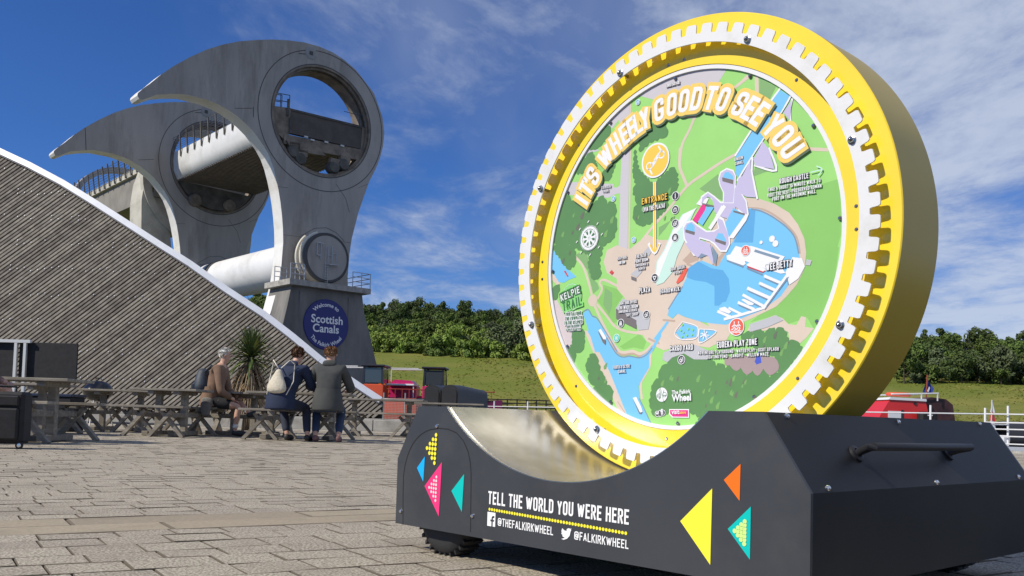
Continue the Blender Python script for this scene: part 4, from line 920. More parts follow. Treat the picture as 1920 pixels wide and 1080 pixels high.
xl, xr = arc_q[0].x, arc_q[-1].x
m_slat = mat('weathered_timber_slat', (.26,.232,.195), rough=.85, col2=(.17,.15,.125), vscale=5, cmin=.4, cmax=.62, bump=.25, bscale=25, dirt=(.17,.15,.125), dscale=3, rand=.26, stretch=(1,1,1))
m_back = mat('roof_underlay', (.018,.017,.016), rough=.95)
m_verge = mat('verge_metal', (.62,.64,.67), rough=.38, metal=.35, var=.06, vscale=2)
top_loop = [(p.x, p.y) for p in arc_q]
MB().prism(([(xl, 0)]+top_loop+[(xr, 0)])[::-1], BP, bu, bv, -bn, .10, .35).build('underlay', m_back, hall)
ang = R_(43.5); sx_, sy_ = math.cos(ang), math.sin(ang); step = .149; SL_ = []
x = xl-9
while x < xr:
    # trace the slat from the bottom edge up to the verge, clipped left at xl
    t0 = 0 if x >= xl else (xl-x)/sx_; t = t0; inside = False
    if t*sy_ < ytop(x+t*sx_):
        while t < 16 and x+t*sx_ < xr and t*sy_ < ytop(x+t*sx_)-.02: t += .05
        if t-t0 > .12: SL_.append((x, t0, t))
    x += step
for x, t0, t1 in SL_:
    mb = MB(); j = rt.uniform(-.006,.006); pw = .062
    a = BP+bu*(x+t0*sx_)+bv*(t0*sy_)+bn*(.0+j); b = BP+bu*(x+t1*sx_)+bv*(t1*sy_)+bn*(.0+j)
    mb.bar(a, b, pw, .05, up=bn); mb.build('slat', m_slat, hall)
screws = MB(); rq = random.Random(2)
for x, t0, t1 in SL_:
    for k in range(1, 12):
        t = k*1.13+(x*.37 % .25)
        if t0+.1 < t < t1-.1 and rq.random() < .55: screws.box(BP+bu*(x+t*sx_)+bv*(t*sy_)+bn*.032, (.026,.012,.022), Matrix((bu, -bn, bv)).transposed())
screws.build('screw_heads', m_verge, hall, kind='stuff')
vg = MB(); off = .13
for i in range(len(arc_q)-1):
    a, b = arc_q[i], arc_q[i+1]; d = (b-a).normalized(); nn = Vector((d.y, -d.x))
    vg.prism([(a.x-nn.x*.04, a.y-nn.y*.04), (b.x-nn.x*.04, b.y-nn.y*.04), (b.x+nn.x*off, b.y+nn.y*off), (a.x+nn.x*off, a.y+nn.y*off)][::-1], BP, bu, bv, -bn, -.10, .45)
vg.build('verge', m_verge, hall)
th_ = MB()
for i in range(len(arc_q)-1):
    a, b = arc_q[i], arc_q[i+1]; d = (b-a).normalized(); nn = Vector((d.y, -d.x))
    th_.prism([(a.x+nn.x*off, a.y+nn.y*off), (b.x+nn.x*off, b.y+nn.y*off), (b.x+nn.x*(off+.03), b.y+nn.y*(off+.03)), (a.x+nn.x*(off+.03), a.y+nn.y*(off+.03))][::-1], BP, bu, bv, -bn, -.07, .0)
th_.build('verge_drip', mat('dark_metal_trim', (.12,.12,.13), rough=.5, metal=.5), hall)
pl = MB(); x = gx(-60, BD)
wall = thing('low_wall', 'low pale concrete wall running along the foot of the timber roof', 'wall', Vector((gx(500,BD), BD-.35, 0)))
while x < gx(815, BD):
    L_ = 1.55; MB().bbox((x+L_/2, BD-.45, .14), (L_-.02, .5, .30 if x > gx(335,BD) else .2), .012).build('block', m_conc, wall); x += L_
MB().bbox((gx(350,BD), BD+.02, .18), (16, .35, .28), .01).build('upstand', m_conc, hall)
# ================================================================== the rotating boat lift
AX = Vector((-.6601, .7512, 0)); BX = Vector((.7512, .6601, 0)); FN = -AX; HUB = at(593, 488, 72); LEN = 20.0; TH = 1.45
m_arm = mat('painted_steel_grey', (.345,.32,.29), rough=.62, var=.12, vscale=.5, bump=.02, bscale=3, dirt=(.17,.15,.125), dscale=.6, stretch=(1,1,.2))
m_edge = mat('painted_steel_sunlit', (.74,.73,.70), rough=.6, var=.05, vscale=.6, dirt=(.58,.52,.40), dscale=.5)  # arm edges whitened to carry the sunlight in their colour
m_tube = mat('axle_white', (.72,.72,.715), rough=.5, var=.04, vscale=.5, dirt=(.5,.49,.46), dscale=.3)
m_dk = mat('grimy_steel', (.10,.092,.082), rough=.7, var=.35, vscale=1.2, dirt=(.045,.04,.036), dscale=.8)
m_rust = mat('stained_steel', (.20,.165,.13), rough=.7, var=.3, vscale=1.5, dirt=(.09,.07,.05), dscale=1.1)
m_gate = mat('gate_panel_brown', (.085,.072,.062), rough=.75, var=.18, vscale=1.3)
m_groove = mat('panel_joint', (.075,.073,.072), rough=.8)
m_rail = mat('galvanised_rail', (.42,.43,.44), rough=.45, metal=.6)
m_railb = mat('blue_dark_rail', (.035,.05,.09), rough=.5)
def AP(x, y): q = onplane(x, y, HUB, FN)-HUB; return Vector((q.dot(BX), q.z))
def LPt(b, z, s=0): return HUB+BX*b+ZV*z+AX*s
lift = thing('boat_lift', 'huge grey rotating boat lift with two beaked arms, round openings and a white axle', 'boat lift', Vector((HUB.x, HUB.y, -1.2)))
right_px = [(655,478),(659.5,447.5),(672,398.6),(692.7,339.5),(704,318),(712,298),(718,275),(720.5,250),(717,219.3),(701,174.5),(668,131.7),(645,112),(623.5,98),(598,87),(570.5,79.5),(540,75.5),(509,74),(478,75),(448,77.5),(418,83.5),(387,93),(356,107),(326,123.5),(303,139),(281,157),(268,166),(258.5,174.5),(257.5,179),(261,185),(268,187)]
left_px = [(293,178),(320,176),(346,176.5),(387,186.7),(410,196),(428,206),(445,218),(460.5,231.5),(474,245),(485,260),(496,276),(505,292.7),(512,312),(517.5,333.4),(522,355),(525.7,378),(528.5,402),(530.5,427),(531,455)]
up = [AP(*p) for p in right_px+left_px]; lo = [-p for p in up if p.x > -4.9 or p.y > 13.5]
lo = [p if not (p.x > 4.6) else Vector((4.6, min(p.y, -11.5))) for p in lo]
outline = up+lo
HC = Vector((.1, 11.1)); HR = 4.38
def circ(c, r, n=64, rev=False):
    q = [(c.x+r*math.cos(2*math.pi*k/n), c.y+r*math.sin(2*math.pi*k/n)) for k in range(n)]; return q[::-1] if rev else q
def make_arm(s0, hub=True):
    ol_ = [(p.x, p.y) for p in outline]
    mb = MB(); O_ = HUB+AX*s0; tri = tessellate_polygon([[Vector((x,y,0)) for x,y in lp] for lp in (ol_, circ(HC,HR), circ(-HC,HR))])
    flat = ol_+circ(HC,HR)+circ(-HC,HR)
    f_ = MB(); A_ = [O_+BX*x+ZV*y for x,y in flat]; Bk = [a+AX*TH for a in A_]
    f_.add(A_+Bk, [tuple(t) for t in tri]+[tuple(i+len(A_) for i in reversed(t)) for t in tri])
    f_.build('arm_face', m_arm, lift)
    e_ = MB(); n_ = len(ol_)
    for i in range(n_): j = (i+1) % n_; a, b = ol_[i], ol_[j]; e_.add([O_+BX*a[0]+ZV*a[1], O_+BX*b[0]+ZV*b[1], O_+BX*b[0]+ZV*b[1]+AX*TH, O_+BX*a[0]+ZV*a[1]+AX*TH], [(0,1,2,3)])
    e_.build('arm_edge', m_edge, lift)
    for c in (HC, -HC):
        C_ = O_+BX*c.x+ZV*c.y
        r_ = MB(); r_.lathe([(HR,-.01),(HR-.12,-.01),(HR-.12,.18),(HR-.30,.18),(HR-.30,.34),(HR-.16,.34),(HR-.16,.62),(HR-.34,.62),(HR-.34,TH+.5),(HR,TH+.5),(HR,-.01)], C_, AX, 72)
        r_.build('opening_ring', m_rust, lift, smooth=30)
        g_ = MB(); g_.lathe([(HR+1.12,-.012),(HR+1.18,-.012)], C_, AX, 80); g_.lathe([(HR+.02,-.012),(HR+.10,-.012)], C_, AX, 80); g_.build('panel_joint', m_groove, lift)
    g_ = MB()
    def gl(pts, w=.05):
        for a, b in zip(pts, pts[1:]):
            a = Vector(a); b = Vector(b); d = (b-a).normalized()*w/2; e = Vector((-d.y, d.x)); g_.add([O_+BX*q.x+ZV*q.y-AX*.014 for q in (a-e,b-e,b+e,a+e)], [(0,1,2,3)])
    P_ = lambda x, y: AP(x, y)
    for sg in (1, -1):
        gl([sg*P_(473,203), sg*P_(440,203)], .035); gl([sg*P_(630,345), sg*P_(648,372), sg*P_(655,398)], .03); gl([sg*P_(560,100), sg*P_(585,103)], .06)
        gl([sg*P_(565,442), sg*P_(590,428), sg*P_(612,427), sg*P_(630,436), sg*P_(645,452)], .035); gl([sg*P_(326,124), sg*P_(328,176)] if s0 > 1 else [sg*P_(475,200), sg*P_(475,220)], .05)
    for pts_ in ([(531,440),(657,455)],[(520,350),(540,352)],[(690,345),(672,352)]):
        gl([sgq*1 for sgq in [P_(*k_) for k_ in pts_]], .022)
    g_.build('panel_joint', m_groove, lift, kind='stuff')
    v_ = MB(); c = AP(583,100); v_.lathe([(0,-.06),(.42,-.05),(.55,-.01)], O_+BX*c.x+ZV*c.y, AX, 7); v_.build('hatch', mat('hatch_grey', (.27,.27,.27), rough=.6), lift)
    v_ = MB(); v_.box(O_+BX*c.x+ZV*c.y-AX*.07, (.3,.3,.02), Matrix((BX, ZV, -AX)).transposed()); v_.build('hatch_opening', m_groove, lift)
    # drip stains below the opening are carried by the paint; beak tip cap
make_arm(0); make_arm(LEN)
MB().lathe([(1.78,TH-.05),(1.78,LEN+.1)], HUB, AX, 48).build('axle', m_tube, lift, smooth=True)
MB().lathe([(1.80,LEN-3.1),(1.86,LEN-3.1),(1.86,LEN-2.2),(1.80,LEN-2.2)], HUB, AX, 48).build('axle_collar', m_dk, lift, smooth=40)
# hub drum in front of the arm
HD = 1.7
MB().lathe([(1.92,.02),(1.92,-HD+.1),(1.86,-HD+.02),(1.84,-HD),(.0,-HD)], HUB, AX, 56).build('hub_drum', m_arm, lift, smooth=40)
rg_ = MB(); rg_.lathe([(1.72,-HD-.012),(1.89,-HD-.012),(1.95,-HD+.06),(1.97,-HD+.25),(1.94,-HD+.3)], HUB, AX, 56); rg_.build('hub_ring', m_groove, lift, smooth=40)
cable = mat('cream_pipe', (.62,.58,.48), rough=.5)
pts = [LPt(2.02*math.cos(a), 2.02*math.sin(a), -HD+.5) for a in [R_(200-5*k) for k in range(19)]]
MB().tube(pts, .14, 8).build('curved_pipe', cable, lift, smooth=True); pts = [LPt(2.12*math.cos(a), 2.12*math.sin(a), -HD+1.0) for a in [R_(215-6*k) for k in range(15)]]
MB().tube(pts, .12, 8).build('curved_pipe', cable, lift, smooth=True)
fw = MB(); D_ = -HD-.12
for x0, z0, x1, z1, w_ in [(-.62,1.0,-.62,-.2,.06),(-.2,.9,-.2,-1.6,.035),(-.0,.9,-.0,-.5,.035),(.35,.95,.35,-.6,.05),(.75,.7,.75,-.3,.03),(.35,.4,.8,.4,.03),(.0,.2,.4,.2,.03)]:
    fw.bar(LPt(x0,z0,D_), LPt(x1,z1,D_), w_)
fw.bar(LPt(-.95,1.05,D_), LPt(-.4,1.05,D_), .06); fw.bar(LPt(-.95,.1,D_), LPt(-.6,.1,D_), .06); fw.bar(LPt(-.95,1.05,D_), LPt(-.95,.1,D_), .06)
fw.bar(LPt(.0,-.55,D_-.1), LPt(.9,-.5,D_-.1), .25, .05)
for k in range(8): fw.bar(LPt(-.2,-.5-k*.2,D_), LPt(.02,-.5-k*.2,D_), .03)
fw.bar(LPt(.02,-.3,D_), LPt(.02,-2.1,D_), .035); fw.build('ladder_and_brackets', m_rail, lift)
# gondola through both openings
gz0, gz1, gb = 9.25, 11.75, 4.02
gon = MB(); prof_ = [(-gb,gz1),(-gb-.05,gz1-.8),(-gb+.02,gz1-1.7),(-gb+.35,gz0+.05),(-gb+.5,gz0)]
vs = []; fs = []
for s in (TH+.02, LEN-.02):
    for b, z in prof_: vs.append(LPt(b, z, s))
k = len(prof_); fs = [(i, i+1, k+i+1, k+i) for i in range(k-1)]
MB().add(vs, fs).build('gondola_side', m_tube, lift, smooth=True)
MB().add([LPt(b, z, s) for s in (TH+.02, LEN-.02) for b, z in [(gb,gz1),(gb,gz0)]], [(0,1,3,2)]).build('gondola_side', m_dk, lift)
MB().add([LPt(-gb+.5,gz0+.25,TH), LPt(gb,gz0+.25,TH), LPt(gb,gz0+.25,LEN), LPt(-gb+.5,gz0+.25,LEN)], [(0,1,2,3)]).build('gondola_floor', m_dk, lift)
m_rib = mat('gondola_rib', (.15,.125,.105), rough=.75, var=.2, vscale=1.5)
s = TH+.1
while s < LEN-.1: MB().bar(LPt(-gb+.45,gz0+.05,s), LPt(gb,gz0+.05,s), .16, .30).build('gondola_rib', m_rib, lift); s += .42
post = MB(); wires = MB(); s = TH+1.2; prev = None
def leanpost(name, b, s, z0, z1, sgn, m=m_dk):
    MB().bar(LPt(b, z0, s), LPt(b+sgn*.18, z1, s), .09, .16, up=AX).build(name, m, lift)
while s < LEN-.3: leanpost('rail_post', -gb-.10, s, gz1-.75, gz1+1.35, -1); s += 1.55
for k in range(7): wires.bar(LPt(-gb-.16-.02*k, gz1+.12+.18*k, TH+.5), LPt(-gb-.16-.02*k, gz1+.12+.18*k, LEN-.2), .03)
wires.build('rail_wires', m_railb, lift)
# gate end seen through the near opening
gp = lambda x, y: AP(x, y)
def gpoly(name, pts, d0, d1, m):
    q = [gp(*p) for p in pts]; ar = sum(q[i-1].x*q[i].y-q[i].x*q[i-1].y for i in range(len(q)))
    if ar > 0: q = q[::-1]
    return MB().prism([(p.x,p.y) for p in q], HUB, BX, ZV, AX, d0, d1).build(name, m, lift)
gpoly('gate', [(549,203),(682,236.5),(680.5,277.5),(545,247)], .35, .7, m_gate)
gpoly('gate_cap', [(549,201.5),(683,235),(683,238.5),(549,205)], .28, .75, m_dk)
gpoly('end_frame', [(511,196),(549,201),(546,249),(538,262),(522,246),(510,222)], .3, 1.4, m_rust); gpoly('end_frame', [(683,236),(698,240),(697,262),(688,288),(680,280)], .3, 1.4, m_rust)
gpoly('floor_beam', [(536,250),(682,280),(688,290),(678,300),(534,268)], .2, .9, m_rust); gpoly('floor_beam', [(538,262),(600,277),(612,292),(548,282)], .05, .6, m_edge if False else m_rust)
for x, y in [(541,192),(546,225)]: 
    c = gp(x+2,y); MB().bar(LPt(c.x,c.y-1.0,.2), LPt(c.x,c.y+.3,.2), .16).build('end_pillar', m_dk, lift)
for k, (x, y) in enumerate([(575,256),(587,262),(613,266),(643,273)]): c = gp(x,y); MB().box(LPt(c.x,c.y,.1), (.32,.12,.1), Matrix((BX, ZV, -AX)).transposed()).build('lamp_box', mat('pale_box', (.6,.6,.58)), lift)
for x, y in [(551,283),(565,297),(628,313),(646,308)]:
    c = gp(x, y); MB().lathe([(0,-.1),(.42,-.1),(.5,0),(.5,.6),(0,.6)], LPt(c.x,c.y,.1), AX, 20).build('bogie_wheel', m_dk, lift, smooth=40)
    MB().box(LPt(c.x+.1,c.y+.45,.25), (.9,.5,.4), Matrix((BX, ZV, -AX)).transposed()).build('bogie_frame', m_rust, lift)
for x, y in [(366,395-20),(430,385)]:
    q = onplane(x, y, HUB+AX*(LEN-.3), FN)-HUB; MB().lathe([(0,-.1),(.5,-.1),(.6,0),(.6,.6),(0,.6)], HUB+BX*q.dot(BX)+ZV*q.z+AX*(LEN-.4), AX, 16).build('bogie_wheel', m_rust, lift, smooth=40)
MB().prism([(HC.x-HR*.93*math.cos(R_(a)), HC.y-HR*.93*math.sin(R_(a))) for a in range(28,156,8)], HUB, BX, ZV, AX, LEN-.2, LEN+.4).build('opening_infill', m_dk, lift)
pk = MB()
a0, a1 = gp(512,196), gp(546,202)
for t in (0,.5,1): c = a0.lerp(a1, t); pk.bar(LPt(c.x,c.y,.3), LPt(c.x,c.y+1.05,.3), .05); pk.bar(LPt(c.x-.1,c.y,1.4), LPt(c.x-.1,c.y+1.3,1.4), .05)
for dz in (.5,1.05): pk.bar(LPt(a0.x,a0.y+dz,.3), LPt(a1.x,a1.y+dz,.3), .05); pk.bar(LPt(a0.x-.1,a0.y+dz+.25,1.4), LPt(a1.x-.1,a1.y+dz+.25,1.4), .05)
c = gp(690,238)
for t in (-.6,0): pk.bar(LPt(c.x+t,c.y,.4), LPt(c.x+t,c.y+1.0,.4), .05)
pk.bar(LPt(c.x-1.6,c.y+1.2,1.2), LPt(c.x,c.y+.9,.4), .04); pk.bar(LPt(a1.x,a1.y,.3), LPt(c.x,c.y,.3), .04); pk.bar(LPt(c.x-.8,c.y+.9,.4), LPt(c.x+.1,c.y+.9,.4), .05)
pk.build('end_railing', m_railb, lift, kind='stuff')
# ------------------------------------------------------------------ concrete pier with the round blue sign
PS = -2.3; PO = HUB+AX*PS
m_pier = mat('stained_pier_concrete', (.18,.172,.158), rough=.9, var=.25, vscale=.8, bump=.15, bscale=5, dirt=(.08,.08,.075), dscale=.55, stretch=(1,1,.25))
pier = thing('lift_pier', 'tapering concrete pier under the near lift arm, with a round blue sign', 'pier', Vector((PO.x, PO.y, -1.2)))
def PP(x, y): q = onplane(x, y, PO, FN)-PO; return Vector((q.dot(BX), q.z))
rp_ = [(679,549.6),(681.5,581),(692,633),(701,679),(712,722),(726,770),(735,795)]; lp_ = [(546.7,536.7),(539,572),(528.5,606),(514,650),(502,700),(492,750),(486,790)]
def pier_ring(P2, depth): return P2
vs = []; fs = []; m_ = 7
for i in range(7):
    a = PP(*lp_[i]); b = PP(*rp_[i]); z = (a.y+b.y)/2
    if i == 0: z = a.y*.5+b.y*.5
    dpt = 3.4+ i*.15
    vs += [PO+BX*a.x+ZV*z+AX*(-i*.05), PO+BX*b.x+ZV*z+AX*(-i*.05), PO+BX*(b.x-.0)+ZV*z+AX*dpt, PO+BX*a.x+ZV*z+AX*dpt]
for i in range(6):
    for k in range(4): fs.append((i*4+k, i*4+(k+1)%4, i*4+4+(k+1)%4, i*4+4+k))
fs += [(3,2,1,0)]
MB().add(vs, fs).build('pier_shaft', m_pier, pier)
zt = (PP(*lp_[0]).y+PP(*rp_[0]).y)/2; bl_, br_ = PP(546.7,536.7).x, PP(679,549.6).x
MB().prism([(bl_-.45,zt-.0),(br_+.45,zt-.0),(br_+.45,zt+.42),(bl_-.45,zt+.42)], PO, BX, ZV, AX, -.55, 3.5).build('ledge', m_conc, pier)
for bb in (bl_+.9, br_-1.0): MB().box(PO+BX*bb+ZV*(zt-1.6)-AX*.03, (.5,2.4,.12), Matrix((BX, ZV, -AX)).transposed()).build('pilaster', m_pier, pier)
rl = MB(); zb = zt+.42
def railrun(b0, b1, s_, n):
    for k in range(n+1): b = b0+(b1-b0)*k/n; rl.bar(PO+BX*b+ZV*zb+AX*s_, PO+BX*b+ZV*(zb+1.15)+AX*s_, .06)
    for dz in (.4,.78,1.15): rl.bar(PO+BX*b0+ZV*(zb+dz)+AX*s_, PO+BX*b1+ZV*(zb+dz)+AX*s_, .05)
railrun(bl_-.4, bl_+.75, -.5, 3); railrun(br_-1.2, br_+.4, -.5, 2); railrun(br_-.9, br_+.4, 3.3, 2); railrun(bl_-.4, bl_+.6, 2.0, 2)
for dz in (.4,.78,1.15): rl.bar(PO+BX*(br_+.4)+ZV*(zb+dz)-AX*.5, PO+BX*(br_+.4)+ZV*(zb+dz)+AX*3.3, .05)
rl.build('ledge_railing', m_rail, pier)
m_blue = mat('sign_blue', (.012,.018,.16), rough=.4); sc = PP(610,609); sr = 1.93
sgn = MB(); sgn.lathe([(0,-.2),(sr-.03,-.2),(sr,-.17),(sr,-.02)], PO+BX*sc.x+ZV*sc.y, AX, 64)
sgn = sgn.build('round_sign', m_blue, pier)
def signtext(s, size, cx, cy, bold=.02, arc=None):
    vs, fs = font_mesh(s, size, bold*size); x0 = min(v.x for v in vs); x1 = max(v.x for v in vs); mb = MB(); q = []
    for v in vs:
        x = v.x-(x0+x1)/2; y = v.y
        if arc: r, a0, sg_ = arc; a = a0-sg_*x/r; rr = r+sg_*y; p = Vector((rr*math.cos(a), rr*math.sin(a)))
        else: p = Vector((x+cx, y+cy))
        q.append(PO+BX*(sc.x+p.x)+ZV*(sc.y+p.y)-AX*.212)
    mb.add(q, fs); mb.build('lettering', vw, sgn)
signtext('Scottish', .86, .02, .10, .02); signtext('Canals', .86, -.05, -.60, .02)
signtext('Welcome to', .42, 0, 0, .02, (1.38, R_(94), 1)); signtext('The Falkirk Wheel', .42, 0, 0, .02, (1.68, R_(-90), -1))
# ------------------------------------------------------------------ aqueduct beyond the far arm
aq = thing('aqueduct', 'pale concrete aqueduct with leaning railings and hoops beyond the far lift arm', 'aqueduct', LPt(0,-13,40))
s0, s1 = LEN+3.0, LEN+60
m_aq = mat('aqueduct_concrete', (.46,.44,.38), rough=.85, var=.12, vscale=.5, dirt=(.28,.26,.22), dscale=.5)
MB().prism([(-4.6,8.0),(4.6,8.0),(4.6,11.0),(-4.6,11.0)], HUB, BX, ZV, AX, s0, s1).build('deck', m_rust if False else mat('aqueduct_side', (.22,.205,.18), rough=.85, var=.15, vscale=.6), aq)
MB().prism([(-4.9,10.9),(-4.2,10.9),(-4.2,11.5),(-4.9,11.5)], HUB, BX, ZV, AX, s0, s1).build('parapet', m_aq, aq)
s = s0+.6
while s < s0+36: MB().bar(LPt(-5.0,10.9,s), LPt(-5.35,13.2,s), .1, .2, up=AX).build('rail_post', m_dk, aq); s += 1.6
w = MB()
for k in range(6): w.bar(LPt(-5.1-.04*k,11.6+.25*k,s0), LPt(-5.1-.04*k,11.6+.25*k,s0+36), .035)
w.build('rail_wires', m_railb, aq)
def hoop(s, r, c, w_, t):
    mb = MB(); mb.lathe([(r,0),(r+t,0),(r+t,w_),(r,w_),(r,0)], LPt(c[0],c[1],s), AX, 64); return mb
hoop(LEN+26, 5.2, (0,10.2), 1.2, .55).build('hoop', m_arm, aq, smooth=30)
hoop(LEN+3.2, 4.9, (0,9.9), .8, .75).build('hoop', m_aq, aq, smooth=30)
cp = [(-4.0,12.5),(-4.9,11.2),(-5.4,9.5),(-5.6,7.5),(-5.5,5.0),(-5.2,2.0),(-4.8,-2.0),(-4.6,-8),(-4.6,-13),(-1.9,-13),(-1.9,-8),(-2.1,-2.0),(-2.4,2.0),(-2.8,5.0),(-3.2,7.3),(-3.6,9.0)]
MB().prism([(b,z) for b,z in cp][::-1], HUB, BX, ZV, AX, LEN+3.4, LEN+6.5).build('column', m_aq, aq)
MB().prism([(-b,z) for b,z in cp], HUB, BX, ZV, AX, LEN+3.4, LEN+6.5).build('column', m_aq, aq)
for s in (LEN+24, LEN+44):
    MB().prism([(-3.4,-13),(-1.6,-13),(-1.6,5),(1.6,5),(1.6,-13),(3.4,-13),(4.6,8.02),(-4.6,8.02)][::-1], HUB, BX, ZV, AX, s, s+1.6).build('column', m_aq, aq)
# ================================================================== picnic tables
m_tim = mat('silvered_timber', (.30,.27,.225), rough=.8, col2=(.17,.15,.12), vscale=5, bump=.15, bscale=40, stretch=(.6,4,4), rand=.14, dirt=(.16,.14,.11), dscale=3)
def picnic(name, label, x, y, L_, rz, ox0=0):
    t = thing(name, label, 'picnic table', (x, y, 0), 'picnic tables on the plaza', rz, world=False)
    for k in range(5): MB().bbox((0, -.30+.15*k, .74-.0175), (L_, .142, .035), .004).build('top_plank', m_tim, t)
    xs = (-L_/2+.32, L_/2-.32)
    for xx in xs:
        MB().bbox((xx, 0, .675), (.09, .68, .06), .004).build('top_bearer', m_tim, t)
        MB().bbox((xx, 0, .375), (.095, .095, .60), .006).build('post', m_tim, t)
        MB().bbox((xx, 0, .045), (.10, .95, .07), .006).build('foot', m_tim, t)
        MB().bbox((xx, 0, .33), (.07, 1.35, .07), .005).build('seat_bearer', m_tim, t)
    for sg in (-1, 1):
        yb = sg*.66
        for k in (-1, 1): MB().bbox((0, yb+k*.072, .455), (L_*.98, .136, .035), .004).build('seat_plank', m_tim, t)
        for xx in xs:
            MB().bbox((xx, yb, .415), (.08, .26, .045), .004).build('seat_bearer', m_tim, t)
            MB().bar((xx-.25, yb-.02, .0), (xx+.10, yb-.02, .40), .05, .085, up=(0,1,0)).build('leg', m_tim, t)
            MB().bar((xx+.25, yb+.04, .0), (xx-.10, yb+.04, .40), .05, .085, up=(0,1,0)).build('leg', m_tim, t)
    return t
def onx(x, D): return gx(x, D), D
picnic('picnic_table', 'weathered picnic table nearest the left edge of the plaza, beside the black suitcase', *onx(5,10.9), 1.8, R_(2))
picnic('picnic_table', 'weathered picnic table behind the leftmost one, under the black windbreak', *onx(12,13.6), 1.7, R_(-2))
picnic('picnic_table', 'picnic table beside the kettle barbecue, second bench set from the left', *onx(228,16.6), 1.3, R_(4))
picnic('picnic_table', 'empty picnic table just left of the white-haired man', *onx(322,14.6), 1.05, R_(-3))
picnic('picnic_table', 'picnic table turned end-on between the white-haired man and the palm', *onx(458,16.0), 1.5, R_(84))
picnic('picnic_table', 'picnic table where two people sit with their backs turned', *onx(566,14.6), 1.6, R_(1))
picnic('picnic_table', 'empty picnic table right of the man in the grey jacket', *onx(716,18.6), 1.75, R_(-2))
picnic('picnic_table', 'far picnic table half hidden by the corner of the dark cradle', *onx(838,21.5), 1.7, R_(3))
# ================================================================== people
def skin(name, pts, edges, m, parent, sub=2, root=0):
    me = bpy.data.meshes.new(name+'_cage'); me.from_pydata([p[0] for p in pts], edges, []); o = bpy.data.objects.new(name+'_cage', me); COL.objects.link(o)
    sk = o.modifiers.new('skin', 'SKIN'); ss = o.modifiers.new('sub', 'SUBSURF'); ss.levels = sub; ss.render_levels = sub
    for i, p in enumerate(pts):
        r = p[1]; r = r if isinstance(r, tuple) else (r, r); me.skin_vertices[0].data[i].radius = r
        me.skin_vertices[0].data[i].use_root = (i == root)
    dg = bpy.context.evaluated_depsgraph_get(); out = bpy.data.meshes.new_from_object(o.evaluated_get(dg))
    bpy.data.objects.remove(o); bpy.data.meshes.remove(me)
    out.materials.clear(); out.materials.append(m)
    for p in out.polygons: p.use_smooth = True
    q = bpy.data.objects.new(name, out); COL.objects.link(q); q.parent = parent; return q
m_skin = mat('skin', (.52,.31,.22), rough=.55, var=.06, vscale=20)
def chain(pts, edges, seq):
    k = len(pts); 
    for i, p in enumerate(seq):
        pts.append(p)
        if i: edges.append((k+i-1, k+i))
    return k
